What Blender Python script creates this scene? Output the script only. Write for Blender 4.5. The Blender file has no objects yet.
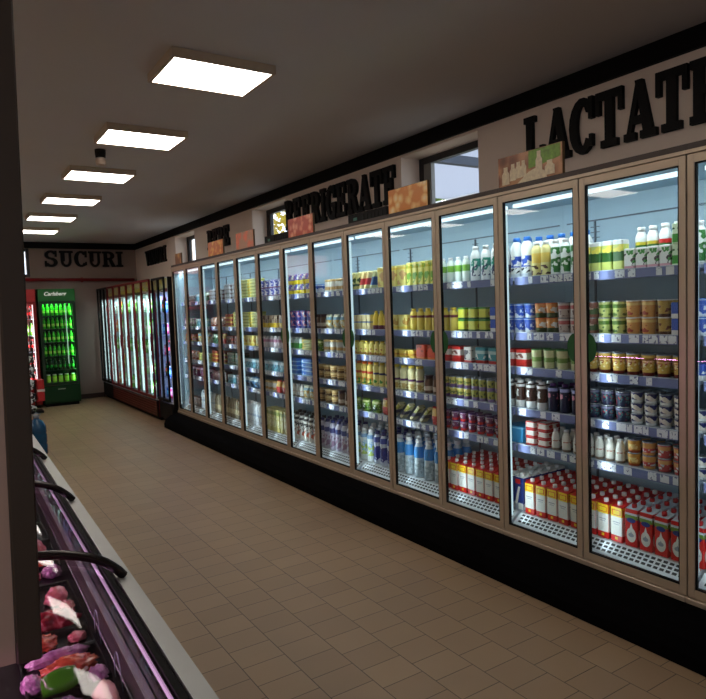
import bpy, math, random
from mathutils import Vector, Matrix, noise
random.seed(11)
PI = math.pi
SC = bpy.context.scene
COL = SC.collection
IH = 1.6                       # eye height
DX = 2.8135                    # front plane of the cooler doors
WX = 3.469                     # right wall
Y0, PD = 1.6056, 0.5667        # first mullion, door pitch
YE = 13.3                      # end wall
CZ = 3.0                       # ceiling

# ------------------------------------------------------------------ materials
def lin(c):
    return tuple(((v / 12.92) if v <= 0.04045 else ((v + 0.055) / 1.055) ** 2.4) for v in c)
def rgb(r, g, b):
    return lin((r / 255, g / 255, b / 255)) + (1,)
MATS = {}
class NT:
    def __init__(s, name):
        s.m = bpy.data.materials.new(name); s.m.use_nodes = True
        s.t = s.m.node_tree; s.t.nodes.clear()
        s.out = s.n('ShaderNodeOutputMaterial')
    def n(s, typ, **k):
        x = s.t.nodes.new(typ)
        for a, v in k.items(): setattr(x, a, v)
        return x
    def l(s, a, b): s.t.links.new(a, b)
def mat(name, col, rough=0.5, metal=0.0, var=0.12, scale=18.0, bump=0.0, emit=0.0, ecol=None, trans=0.0, coat=0.0, spec=0.5):
    if name in MATS: return MATS[name]
    k = NT(name); b = k.n('ShaderNodeBsdfPrincipled'); k.l(b.outputs[0], k.out.inputs[0])
    tc = k.n('ShaderNodeTexCoord'); nz = k.n('ShaderNodeTexNoise'); nz.inputs['Scale'].default_value = scale
    nz.inputs['Detail'].default_value = 4
    k.l(tc.outputs['Object'], nz.inputs['Vector'])
    mx = k.n('ShaderNodeMix', data_type='RGBA')
    lo = tuple(v * (1 - var) for v in col[:3]) + (1,); hi = tuple(min(1, v * (1 + var)) for v in col[:3]) + (1,)
    mx.inputs[6].default_value = lo; mx.inputs[7].default_value = hi
    k.l(nz.outputs['Fac'], mx.inputs[0]); k.l(mx.outputs[2], b.inputs['Base Color'])
    b.inputs['Roughness'].default_value = rough; b.inputs['Metallic'].default_value = metal
    b.inputs['Transmission Weight'].default_value = trans
    b.inputs['Coat Weight'].default_value = coat; b.inputs['Specular IOR Level'].default_value = spec
    if bump:
        bp = k.n('ShaderNodeBump'); bp.inputs['Strength'].default_value = bump; bp.inputs['Distance'].default_value = 0.01
        k.l(nz.outputs['Fac'], bp.inputs['Height']); k.l(bp.outputs[0], b.inputs['Normal'])
    if emit:
        b.inputs['Emission Color'].default_value = ecol or col; b.inputs['Emission Strength'].default_value = emit
    MATS[name] = k.m
    return k.m
def pack(name, base, bands=(), blot=None, rough=0.35, scale=30.0, seed=0.0, blot2=None):
    """packaging print: horizontal colour bands by height of the pack, plus printed blotches"""
    if name in MATS: return MATS[name]
    k = NT(name); b = k.n('ShaderNodeBsdfPrincipled'); k.l(b.outputs[0], k.out.inputs[0])
    tc = k.n('ShaderNodeTexCoord'); sp = k.n('ShaderNodeSeparateXYZ'); k.l(tc.outputs['Generated'], sp.inputs[0])
    cur = None
    rp = k.n('ShaderNodeValToRGB'); rp.color_ramp.interpolation = 'CONSTANT'
    stops = [(0.0, base)]
    for z0, z1, c in bands:
        stops.append((z0, c)); stops.append((z1, base))
    stops.sort(key=lambda s: s[0])
    fin = {}
    for z, c in stops:
        z = round(z, 3)
        if z in fin and c == base: continue
        fin[z] = c
    it = sorted(fin.items())
    rp.color_ramp.elements[0].position = it[0][0]; rp.color_ramp.elements[0].color = it[0][1]
    rp.color_ramp.elements[1].position = 1.0; rp.color_ramp.elements[1].color = it[-1][1]
    for z, c in it[1:]:
        e = rp.color_ramp.elements.new(min(z, 0.999)); e.color = c
    k.l(sp.outputs['Z'], rp.inputs[0]); cur = rp.outputs[0]
    for q, bl in enumerate((blot, blot2)):
        if not bl: continue
        c, z0, z1, th = bl
        vo = k.n('ShaderNodeTexNoise'); vo.inputs['Scale'].default_value = scale * (1 + 0.7 * q); vo.inputs['Detail'].default_value = 1
        mp = k.n('ShaderNodeMapping'); mp.inputs['Location'].default_value = (seed + 3.3 * q, seed * 1.7, q)
        k.l(tc.outputs['Object'], mp.inputs[0]); k.l(mp.outputs[0], vo.inputs['Vector'])
        gt = k.n('ShaderNodeMath', operation='GREATER_THAN'); gt.inputs[1].default_value = th; k.l(vo.outputs['Fac'], gt.inputs[0])
        a = k.n('ShaderNodeMath', operation='GREATER_THAN'); a.inputs[1].default_value = z0; k.l(sp.outputs['Z'], a.inputs[0])
        d = k.n('ShaderNodeMath', operation='LESS_THAN'); d.inputs[1].default_value = z1; k.l(sp.outputs['Z'], d.inputs[0])
        m1 = k.n('ShaderNodeMath', operation='MULTIPLY'); k.l(gt.outputs[0], m1.inputs[0]); k.l(a.outputs[0], m1.inputs[1])
        m2 = k.n('ShaderNodeMath', operation='MULTIPLY'); k.l(m1.outputs[0], m2.inputs[0]); k.l(d.outputs[0], m2.inputs[1])
        mx = k.n('ShaderNodeMix', data_type='RGBA'); k.l(m2.outputs[0], mx.inputs[0]); k.l(cur, mx.inputs[6]); mx.inputs[7].default_value = c
        cur = mx.outputs[2]
    k.l(cur, b.inputs['Base Color']); b.inputs['Roughness'].default_value = rough
    MATS[name] = k.m
    return k.m
def glass(name, tint, refl=1.0, ior=1.45):
    if name in MATS: return MATS[name]
    k = NT(name)
    tr = k.n('ShaderNodeBsdfTransparent'); tr.inputs[0].default_value = tint
    gl = k.n('ShaderNodeBsdfGlossy'); gl.inputs['Roughness'].default_value = 0.0; gl.inputs[0].default_value = (refl, refl, refl, 1)
    ge = k.n('ShaderNodeNewGeometry'); dt = k.n('ShaderNodeVectorMath', operation='DOT_PRODUCT'); k.l(ge.outputs['Incoming'], dt.inputs[0]); k.l(ge.outputs['Normal'], dt.inputs[1])
    ab = k.n('ShaderNodeMath', operation='ABSOLUTE'); k.l(dt.outputs['Value'], ab.inputs[0])
    om = k.n('ShaderNodeMath', operation='SUBTRACT'); om.inputs[0].default_value = 1.0; k.l(ab.outputs[0], om.inputs[1])
    pw = k.n('ShaderNodeMath', operation='POWER'); pw.inputs[1].default_value = 5.0; k.l(om.outputs[0], pw.inputs[0])
    fr = k.n('ShaderNodeMath', operation='MULTIPLY_ADD'); f0 = ((ior-1)/(ior+1))**2; fr.inputs[1].default_value = 1-f0; fr.inputs[2].default_value = f0; k.l(pw.outputs[0], fr.inputs[0])
    mx = k.n('ShaderNodeMixShader'); k.l(fr.outputs[0], mx.inputs[0]); k.l(tr.outputs[0], mx.inputs[1]); k.l(gl.outputs[0], mx.inputs[2])
    k.l(mx.outputs[0], k.out.inputs[0]); MATS[name] = k.m
    return k.m
def emis(name, col, s):
    if name in MATS: return MATS[name]
    k = NT(name); e = k.n('ShaderNodeEmission'); e.inputs[0].default_value = col; e.inputs[1].default_value = s
    k.l(e.outputs[0], k.out.inputs[0]); MATS[name] = k.m
    return k.m
def tile_mat():
    k = NT('floor_tiles'); b = k.n('ShaderNodeBsdfPrincipled'); k.l(b.outputs[0], k.out.inputs[0])
    tc = k.n('ShaderNodeTexCoord'); sp = k.n('ShaderNodeSeparateXYZ'); k.l(tc.outputs['Object'], sp.inputs[0])
    cm = k.n('ShaderNodeCombineXYZ')
    ay = k.n('ShaderNodeMath', operation='ADD'); ay.inputs[1].default_value = 0.163 * 100 - 2.377 % 0.163 + 0.0
    ax = k.n('ShaderNodeMath', operation='ADD'); ax.inputs[1].default_value = 0.2115 * 100 - (2.105 % 0.2115)
    k.l(sp.outputs['Y'], ay.inputs[0]); k.l(sp.outputs['X'], ax.inputs[0])
    k.l(ay.outputs[0], cm.inputs[0]); k.l(ax.outputs[0], cm.inputs[1])
    br = k.n('ShaderNodeTexBrick'); br.offset = 0.45; br.squash = 1.0
    br.inputs['Scale'].default_value = 1.0; br.inputs['Brick Width'].default_value = 0.163; br.inputs['Row Height'].default_value = 0.2115
    br.inputs['Mortar Size'].default_value = 0.0022; br.inputs['Mortar Smooth'].default_value = 0.3; br.inputs['Bias'].default_value = 0.0
    br.inputs['Color1'].default_value = rgb(168, 138, 106); br.inputs['Color2'].default_value = rgb(158, 129, 99)
    br.inputs['Mortar'].default_value = rgb(72, 56, 42)
    k.l(cm.outputs[0], br.inputs['Vector'])
    nz = k.n('ShaderNodeTexNoise'); nz.inputs['Scale'].default_value = 1.3; nz.inputs['Detail'].default_value = 6; k.l(tc.outputs['Object'], nz.inputs['Vector'])
    mx = k.n('ShaderNodeMix', data_type='RGBA', blend_type='MULTIPLY'); mx.inputs[0].default_value = 0.35
    k.l(br.outputs['Color'], mx.inputs[6]); k.l(nz.outputs['Fac'], mx.inputs[7]); k.l(mx.outputs[2], b.inputs['Base Color'])
    rr = k.n('ShaderNodeMapRange'); rr.inputs[3].default_value = 0.34; rr.inputs[4].default_value = 0.5; k.l(nz.outputs['Fac'], rr.inputs[0])
    k.l(rr.outputs[0], b.inputs['Roughness'])
    bp = k.n('ShaderNodeBump'); bp.inputs['Strength'].default_value = 0.3; bp.inputs['Distance'].default_value = 0.002; bp.invert = True
    k.l(br.outputs['Fac'], bp.inputs['Height']); k.l(bp.outputs[0], b.inputs['Normal'])
    return k.m

WHITE = rgb(235, 235, 230); SILVER = mat('champagne_aluminium', rgb(192, 174, 152), 0.36, 0.45, 0.05)
GREY = mat('grey_metal', rgb(120, 122, 125), 0.4, 0.5)
BLACK = mat('black_paint', rgb(12, 10, 10), 0.7, spec=.15); BLKP = mat('black_plastic', rgb(15, 13, 13), 0.6, spec=.2)
BLKM = mat('black_bumper', rgb(5, 4, 5), 0.9, spec=.05)
WALLM = mat('wall_plaster', rgb(236, 216, 200), 0.9, 0, 0.04, 3, 0.05)
CEILM = mat('ceiling_plaster', rgb(206, 204, 206), 0.92, 0, 0.03, 2, 0.03)
INNER = mat('cooler_liner', rgb(156, 178, 190), 0.55, 0, 0.03)
SHELFM = mat('shelf_enamel', rgb(150, 162, 180), 0.45, 0.1, 0.04)
RAILB = mat('price_rail_blue', rgb(122, 132, 178), 0.6, 0, 0.05, spec=.2)
TAGM = pack('price_tag_paper', rgb(232, 235, 242), [], (rgb(120, 125, 160), 0, 1, 0.62), 0.5, 60)
LEDW = emis('led_cool_white', (0.78, 0.93, 1.0, 1), 1.6)
LEDV = emis('led_strip_cool', (0.70, 0.92, 1.0, 1), 0.9)
GLASSM = glass('cooler_glass', (0.94, 0.975, 0.97, 1), 0.75)
CGLASS = glass('counter_glass', (0.96, 0.96, 0.97, 1), 0.30)
GREEND = mat('green_sticker', rgb(16, 84, 34), 0.5)
REDM = mat('red_enamel', rgb(140, 16, 20), 0.4); 
CAPR = mat('red_cap', rgb(190, 24, 32), 0.35); CAPW = mat('white_cap', rgb(238, 236, 235), 0.35); CAPB = mat('blue_cap', rgb(30, 110, 200), 0.35)
CAPG = mat('green_cap', rgb(60, 150, 60), 0.35); CAPN = mat('navy_cap', rgb(30, 40, 110), 0.35); CAPY = mat('yellow_cap', rgb(235, 205, 70), 0.35)
CAPK = mat('black_cap', rgb(25, 25, 28), 0.35); CAPO = mat('orange_cap', rgb(225, 110, 35), 0.35); CAPP = mat('purple_cap', rgb(95, 45, 120), 0.35)
FOIL = mat('lid_foil', rgb(205, 208, 214), 0.25, 0.6)

# ------------------------------------------------------------------ mesh builder
class MB:
    def __init__(s): s.v = []; s.f = []; s.m = []; s.sm = []
    def add(s, vs, fs, mi=0, smooth=False, M=None):
        o = len(s.v)
        s.v += [tuple(M @ Vector(p)) if M is not None else tuple(p) for p in vs]
        s.f += [tuple(i + o for i in f) for f in fs]; s.m += [mi] * len(fs); s.sm += [smooth] * len(fs)
        return s
    def box(s, x0, y0, z0, x1, y1, z1, mi=0, c=0.0, M=None):
        if x1 < x0: x0, x1 = x1, x0
        if y1 < y0: y0, y1 = y1, y0
        if c <= 0:
            vs = [(x0,y0,z0),(x1,y0,z0),(x1,y1,z0),(x0,y1,z0),(x0,y0,z1),(x1,y0,z1),(x1,y1,z1),(x0,y1,z1)]
            return s.add(vs, [(3,2,1,0),(4,5,6,7),(0,1,5,4),(1,2,6,5),(2,3,7,6),(3,0,4,7)], mi, False, M)
        ring = lambda d, z: [(x0+c+d,y0+d,z),(x1-c-d,y0+d,z),(x1-d,y0+c+d,z),(x1-d,y1-c-d,z),(x1-c-d,y1-d,z),(x0+c+d,y1-d,z),(x0+d,y1-c-d,z),(x0+d,y0+c+d,z)]
        e = c * 0.5
        vs = ring(e, z0) + ring(0, z0+e) + ring(0, z1-e) + ring(e, z1)
        fs = [tuple(range(7,-1,-1)), tuple(range(24,32))]
        for r in range(3):
            for i in range(8):
                j = (i+1) % 8; fs.append((r*8+i, r*8+j, r*8+8+j, r*8+8+i))
        return s.add(vs, fs, mi, False, M)
    def lathe(s, prof, n=14, mi=0, cx=0, cy=0, mis=None, M=None):
        vs = []
        for r, z in prof:
            for i in range(n):
                a = 2*PI*i/n; vs.append((cx+r*math.cos(a), cy+r*math.sin(a), z))
        for q in range(len(prof)-1):
            fs = [(q*n+i, q*n+(i+1)%n, (q+1)*n+(i+1)%n, (q+1)*n+i) for i in range(n)]
            if q == 0:
                s.add(vs, fs, (mis or {}).get(q, mi), True, M); base = len(s.v)-len(vs)
            else:
                s.f += [tuple(i+base for i in f) for f in fs]; s.m += [(mis or {}).get(q, mi)]*n; s.sm += [True]*n
        s.f.append(tuple(base+i for i in range(n-1,-1,-1))); s.m.append(mi); s.sm.append(False)
        k = base+(len(prof)-1)*n
        s.f.append(tuple(k+i for i in range(n))); s.m.append((mis or {}).get(len(prof)-2, mi)); s.sm.append(False)
        return s
    def prism(s, pts, a0, a1, axis='x', mi=0, M=None):
        """pts = 2D polygon; extruded along axis from a0 to a1. axis x: pts=(y,z); y: pts=(x,z); z: pts=(x,y)"""
        n = len(pts)
        f = {'x': lambda p, a: (a, p[0], p[1]), 'y': lambda p, a: (p[0], a, p[1]), 'z': lambda p, a: (p[0], p[1], a)}[axis]
        vs = [f(p, a0) for p in pts] + [f(p, a1) for p in pts]
        fs = [tuple(range(n)), tuple(range(2*n-1, n-1, -1))] + [(i, i+n, (i+1)%n+n, (i+1)%n) for i in range(n)]
        return s.add(vs, fs, mi, False, M)
    def tube(s, pts, r, n=8, mi=0, M=None):
        P = [Vector(p) for p in pts]; vs = []
        for i, p in enumerate(P):
            t = (P[min(i+1, len(P)-1)] - P[max(i-1, 0)]).normalized()
            u = t.cross(Vector((0, 0, 1)))
            if u.length < 0.1: u = t.cross(Vector((0, 1, 0)))
            u.normalize(); w = t.cross(u)
            for k in range(n):
                a = 2*PI*k/n; vs.append(tuple(p + u*math.cos(a)*r + w*math.sin(a)*r))
        fs = [(i*n+k, i*n+(k+1)%n, (i+1)*n+(k+1)%n, (i+1)*n+k) for i in range(len(P)-1) for k in range(n)]
        fs += [tuple(range(n-1,-1,-1)), tuple((len(P)-1)*n+k for k in range(n))]
        return s.add(vs, fs, mi, True, M)
    def mesh(s, name, mats):
        me = bpy.data.meshes.new(name); me.from_pydata(s.v, [], s.f); me.validate(); 
        for m in (mats if isinstance(mats, (list, tuple)) else [mats]): me.materials.append(m)
        if len(me.polygons) == len(s.m):
            me.polygons.foreach_set('material_index', s.m); me.polygons.foreach_set('use_smooth', s.sm)
        me.update()
        import bmesh
        bm = bmesh.new(); bm.from_mesh(me); bmesh.ops.recalc_face_normals(bm, faces=bm.faces); bm.to_mesh(me); bm.free()
        return me
    def build(s, name, mats, parent=None, loc=(0,0,0), rz=0.0):
        return link(name, s.mesh(name, mats), parent, loc, rz)
def link(name, me, parent=None, loc=(0,0,0), rz=0.0):
    o = bpy.data.objects.new(name, me); COL.objects.link(o)
    o.location = loc; o.rotation_euler = (0, 0, rz)
    if parent: o.parent = parent
    return o
def tag(o, label, cat, group=None, kind=None):
    if label: o['label'] = label
    if cat: o['category'] = cat
    if group: o['group'] = group
    if kind: o['kind'] = kind
    return o
def thing(name, label, cat, loc=(0,0,0), rz=0.0, group=None):
    return tag(link(name, None, None, loc, rz), label, cat, group)
def struct(o): o['kind'] = 'structure'; return o
def area(name, loc, sx, sy, power, col, direction, parent=None, spread=PI):
    L = bpy.data.lights.new(name, 'AREA'); L.shape = 'RECTANGLE'; L.size = sx; L.size_y = sy; L.energy = power; L.color = col; L.spread = spread
    o = bpy.data.objects.new(name, L); COL.objects.link(o); o.location = loc
    o.rotation_euler = Vector(direction).to_track_quat('-Z', 'Y').to_euler()
    if parent: o.parent = parent
    return o

# ------------------------------------------------------------------ room shell
struct(MB().box(-3.6, -3.0, -0.1, WX+0.3, YE+0.3, 0).build('floor', tile_mat()))
struct(MB().box(-3.6, -3.0, CZ, WX+0.3, YE+0.3, CZ+0.1).build('ceiling', CEILM))
WIN = [(3.56, 4.50), (6.68, 7.62), (9.79, 10.75)]; WZ0, WZ1 = 2.12, 2.865
w = MB(); ys = [-3.0]
for a, b in WIN: ys += [a, b]
ys.append(YE+0.3)
for i in range(0, len(ys), 2): w.box(WX, ys[i], 0, WX+0.3, ys[i+1], CZ)
for a, b in WIN: w.box(WX, a, 0, WX+0.3, b, WZ0); w.box(WX, a, WZ1, WX+0.3, b, CZ)
struct(w.build('wall_right', WALLM))
w = MB()      # end wall with two windows
EW = [(-2.45, -1.15), (0.75, 1.535)]; EZ0, EZ1 = 2.36, 2.88
xs = [-3.6]
for a, b in EW: xs += [a, b]
xs.append(WX)
for i in range(0, len(xs), 2): w.box(xs[i], YE, 0, xs[i+1], YE+0.3, CZ)
for a, b in EW: w.box(a, YE, 0, b, YE+0.3, EZ0 if a > 0 else 2.25); w.box(a, YE, EZ1, b, YE+0.3, CZ)
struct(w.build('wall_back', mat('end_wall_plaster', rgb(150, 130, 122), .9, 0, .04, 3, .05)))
WALLL = mat('left_wall_plaster', rgb(226, 216, 208), 0.9, 0, 0.05, 3)
struct(MB().box(-3.6, -3.0, 0, -3.4, YE+0.3, CZ).build('wall_left', WALLL))
struct(MB().box(-3.6, -3.2, 0, -3.0, -3.0, CZ).box(-.8, -3.2, 0, WX+0.3, -3.0, CZ).box(-3.0, -3.2, 0, -.8, -3.0, .8).box(-3.0, -3.2, 2.5, -.8, -3.0, CZ).build('wall_front', WALLL))
struct(MB().box(WX-0.03, -3.0, 2.885, WX-0.0005, YE-0.03, CZ-0.0005).build('trim_1', BLACK))
struct(MB().box(-3.4, YE-0.03, 2.885, WX-0.0005, YE-0.0005, CZ-0.0005).build('trim_2', BLACK))
struct(MB().box(-3.4, YE-0.02, 0.0005, WX-0.75, YE-0.0005, 0.09).build('baseboard_back', mat('dark_skirting', rgb(52, 30, 26), 0.5)))
PANE = glass('window_pane', (0.95, 0.97, 0.98, 1), 0.8)
FRM = mat('window_frame_black', rgb(22, 22, 26), 0.4)
f = MB()
for x in (-3.0, -1.93, -.86): f.box(x, -3.12, .8, x+.06, -3.06, 2.5)
f.box(-2.94, -3.12, .8, -.86, -3.06, .86).box(-2.94, -3.12, 2.44, -.86, -3.06, 2.5)
o = struct(f.build('window_6', FRM)); MB().box(-2.94, -3.095, .86, -.86, -3.088, 2.44).build('pane', PANE, o)  # unseen window behind the camera, added to let more daylight in
pl = bpy.data.lights.new('window_portal', 'AREA'); pl.shape = 'RECTANGLE'; pl.size = 2.2; pl.size_y = 1.7; pl.cycles.is_portal = True
po = bpy.data.objects.new('window_portal', pl); COL.objects.link(po); po.location = (-1.9, -3.13, 1.65); po.rotation_euler = (PI/2, 0, 0)
for i, (a, b) in enumerate(WIN):
    x = WX+0.20; f = MB(); t = 0.055
    f.box(x, a, WZ0, x+0.05, a+t, WZ1); f.box(x, b-t, WZ0, x+0.05, b, WZ1); f.box(x, a+t, WZ1-t, x+0.05, b-t, WZ1); f.box(x, a+t, WZ0, x+0.05, b-t, WZ0+t)
    if i == 0:
        f.box(x+0.005, b-t-0.10, WZ0+t, x+0.045, b-t, WZ1-t, 1)
    else:
        f.box(x+0.005, b-t-0.05, WZ0+t, x+0.045, b-t, WZ1-t, 0)
    o = struct(f.build('window_%d' % (i+1), [FRM, mat('sash_grey', rgb(120, 118, 112), 0.4)]))
    MB().box(x+0.02, a+t, WZ0+t, x+0.028, b-t-0.05, WZ1-t).build('pane', PANE, o)
for i, (a, b) in enumerate(EW):
    y = YE+0.06; f = MB(); t = 0.05; z0 = EZ0 if a > 0 else 2.25
    f.box(a, y, z0, a+t, y+0.05, EZ1); f.box(b-t, y-0.07, z0, b, y+0.05, EZ1); f.box(a+t, y, EZ1-t, b-t, y+0.05, EZ1); f.box(a+t, y, z0, b-t, y+0.05, z0+t)
    o = struct(f.build('window_%d' % (i+4), FRM))
    MB().box(a+t, y+0.02, z0+t, b-t, y+0.028, EZ1-t).build('pane', PANE, o)

# pipe along the end wall
tag(MB().tube([(-3.3, YE-0.05, 2.31), (0.5, YE-0.05, 2.31), (3.4, YE-0.05, 2.29)], 0.03, 10).box(1.2, YE-0.05, 2.26, 1.24, YE-0.001, 2.35).box(2.4, YE-0.05, 2.25, 2.44, YE-0.001, 2.34).build('wall_pipe', REDM), 'dark red pipe running along the end wall under the SUCURI sign', 'pipe')

# outside
k = NT('awning_pale_blue'); df = k.n('ShaderNodeBsdfDiffuse'); df.inputs[0].default_value = rgb(214, 216, 222); tl = k.n('ShaderNodeBsdfTranslucent'); tl.inputs[0].default_value = rgb(206, 210, 220)
mx = k.n('ShaderNodeMixShader'); mx.inputs[0].default_value = .6; k.l(df.outputs[0], mx.inputs[1]); k.l(tl.outputs[0], mx.inputs[2]); k.l(mx.outputs[0], k.out.inputs[0]); AWN = k.m
aw = thing('yard_canopy', 'pale blue sloping canopy roof outside the nearest window', 'canopy', (0, 0, 0))
p = MB(); p.add([(4.6, 2.0, 4.4), (4.6, 7.82, 3.236), (9.5, 7.82, 3.236), (9.5, 2.0, 4.4), (4.6, 2.0, 4.45), (4.6, 7.82, 3.286), (9.5, 7.82, 3.286), (9.5, 2.0, 4.45)], [(0,1,2,3),(7,6,5,4),(0,4,5,1),(1,5,6,2),(2,6,7,3),(3,7,4,0)])
p.build('roof_sheet', AWN, aw)
MB().box(4.6, 3.2, 3.85, 9.5, 3.3, 3.98).build('beam', mat('beam_grey', rgb(70, 78, 92), 0.6), aw)
MB().box(4.6, 6.2, 3.35, 9.5, 6.3, 3.46).build('beam', mat('beam_grey', rgb(70, 78, 92), 0.6), aw)
for (px, py) in ((4.7, 2.05), (4.7, 7.75), (9.4, 2.05), (9.4, 7.75)):
    MB().box(px-0.05, py-0.05, 0, px+0.05, py+0.05, 4.39 if py < 3 else 3.2).build('post', mat('beam_grey', rgb(70, 78, 92), 0.6), aw)
LEAF = mat('leaf_green', rgb(96, 128, 52), 0.7, 0, 0.45, 2.5); LEAFY = mat('leaf_yellow', rgb(196, 178, 60), 0.7, 0, 0.4, 2.5); BARK = mat('bark', rgb(80, 62, 48), 0.9)
def tree(x, y, h, r, lm, label):
    t = thing('tree', label, 'tree', (x, y, 0)); c = MB(); rn = random.Random(int(x*37+y))
    for i in range(1500):
        u = Vector((rn.gauss(0, 1), rn.gauss(0, 1), rn.gauss(0, 1))).normalized() * (rn.random() ** 0.4) * r
        u.z = u.z*1.1 + h - r; s = rn.uniform(0.06, 0.14); A = Vector((rn.gauss(0,1), rn.gauss(0,1), rn.gauss(0,1))).normalized()
        B = A.cross(Vector((0.3, 0.5, 0.8))).normalized()
        c.add([u-A*s, u-B*s*0.6, u+A*s, u+B*s*0.6], [(0,1,2,3)])
    c.build('foliage', lm, t)
    MB().lathe([(0.13, 0), (0.09, h-r), (0.03, h)], 8).build('trunk', BARK, t)
tree(8.1, 9.5, 4.1, 1.2, LEAF, 'green leafy tree outside beyond the canopy of the nearest window')
tree(8.8, 15.2, 5.2, 1.7, LEAFY, 'yellow leaved tree outside the second window')
tree(12.2, 8.6, 5.4, 1.7, LEAF, 'broad green tree outside at the canopy side')
b = MB()
b.box(-8, 20, 0, -.6, 20.3, 8)
tag(b.build('street_building', mat('brick_pink', rgb(206, 128, 112), 0.9, 0, 0.2, 8)), 'pinkish brick building outside the end windows', 'building')
bt = MB()
for i in range(6):
    y = 7.25+i*0.16; bt.prism([(y-0.07, 3.225), (y+0.07, 3.225), (y, 3.06)], 6.90, 6.91, 'x')
bt.tube([(6.905, 7.1, 3.225), (6.905, 8.15, 3.225)], 0.008)
tag(bt.build('garden_bunting', mat('bunting_white', rgb(240, 242, 245), 0.7)), 'white pennant bunting hanging outside the nearest window', 'bunting')
struct(MB().box(WX+0.3, -6, -0.12, 30, 30, -0.02).box(-12, YE+0.3, -0.12, WX+0.3, 30, -0.02).build('ground_outside', mat('yard_ground', rgb(130, 126, 118), 0.95)))

# ------------------------------------------------------------------ ceiling lights
PANEL = emis('ceiling_panel_light', (1.0, 0.91, 0.82, 1), 10.5)
FIXM = mat('light_housing', rgb(190, 172, 150), 0.5)
names = ['nearest ceiling panel light, largest in view', 'second ceiling panel light, beside the small detector', 'third ceiling panel light from the front', 'fourth ceiling panel light from the front', 'fifth ceiling panel light from the front', 'farthest ceiling panel light, cut by the post', 'ceiling panel light just above the top edge of the frame']
LXA, LXB = 1.158, 1.727
for q, k in enumerate([0, 1, 2, 3, 4, 5, -1]):
    y1 = 3.857 + 1.5365*k; y0 = y1-0.425
    t = thing('ceiling_light', names[q], 'ceiling light', ((LXA+LXB)/2, (y0+y1)/2, CZ), 0, 'rectangular ceiling panel lights in one row')
    hx, hy = (LXB-LXA)/2, (y1-y0)/2; e = 0.018; z = -0.05
    f = MB(); f.box(-hx-e, -hy-e, z, -hx, hy+e, -0.0005); f.box(hx, -hy-e, z, hx+e, hy+e, -0.0005); f.box(-hx, -hy-e, z, hx, -hy, -0.0005); f.box(-hx, hy, z, hx, hy+e, -0.0005)
    f.box(-hx, -hy, z+0.02, hx, hy, -0.002)
    f.build('housing', FIXM, t)
    MB().box(-hx, -hy, z+0.002, hx, hy, z+0.012).build('diffuser', PANEL, t)
for k in range(-4, 4):
    t = thing('ceiling_light', 'ceiling panel light of the left row, out of the frame', 'ceiling light', (-1.9, 5.33+1.66*k, CZ), 0, 'ceiling panel lights of the left row')
    MB().box(-.30, -.23, -.05, .30, .23, -.0005).build('housing', FIXM, t); MB().box(-.285, -.215, -.058, .285, .215, -.0505).build('diffuser', PANEL, t)
t = thing('smoke_detector', 'small round detector on the ceiling beside the second panel light', 'detector', (1.27, 5.80, CZ))
MB().lathe([(0.04, -0.07), (0.045, -0.03), (0.045, -0.0005)], 16).build('base', BLKP, t)
MB().lathe([(0.02, -0.13), (0.04, -0.125), (0.045, -0.09), (0.035, -0.07)], 16).build('sensor_head', mat('detector_white', rgb(200, 178, 160), 0.4), t)

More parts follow.
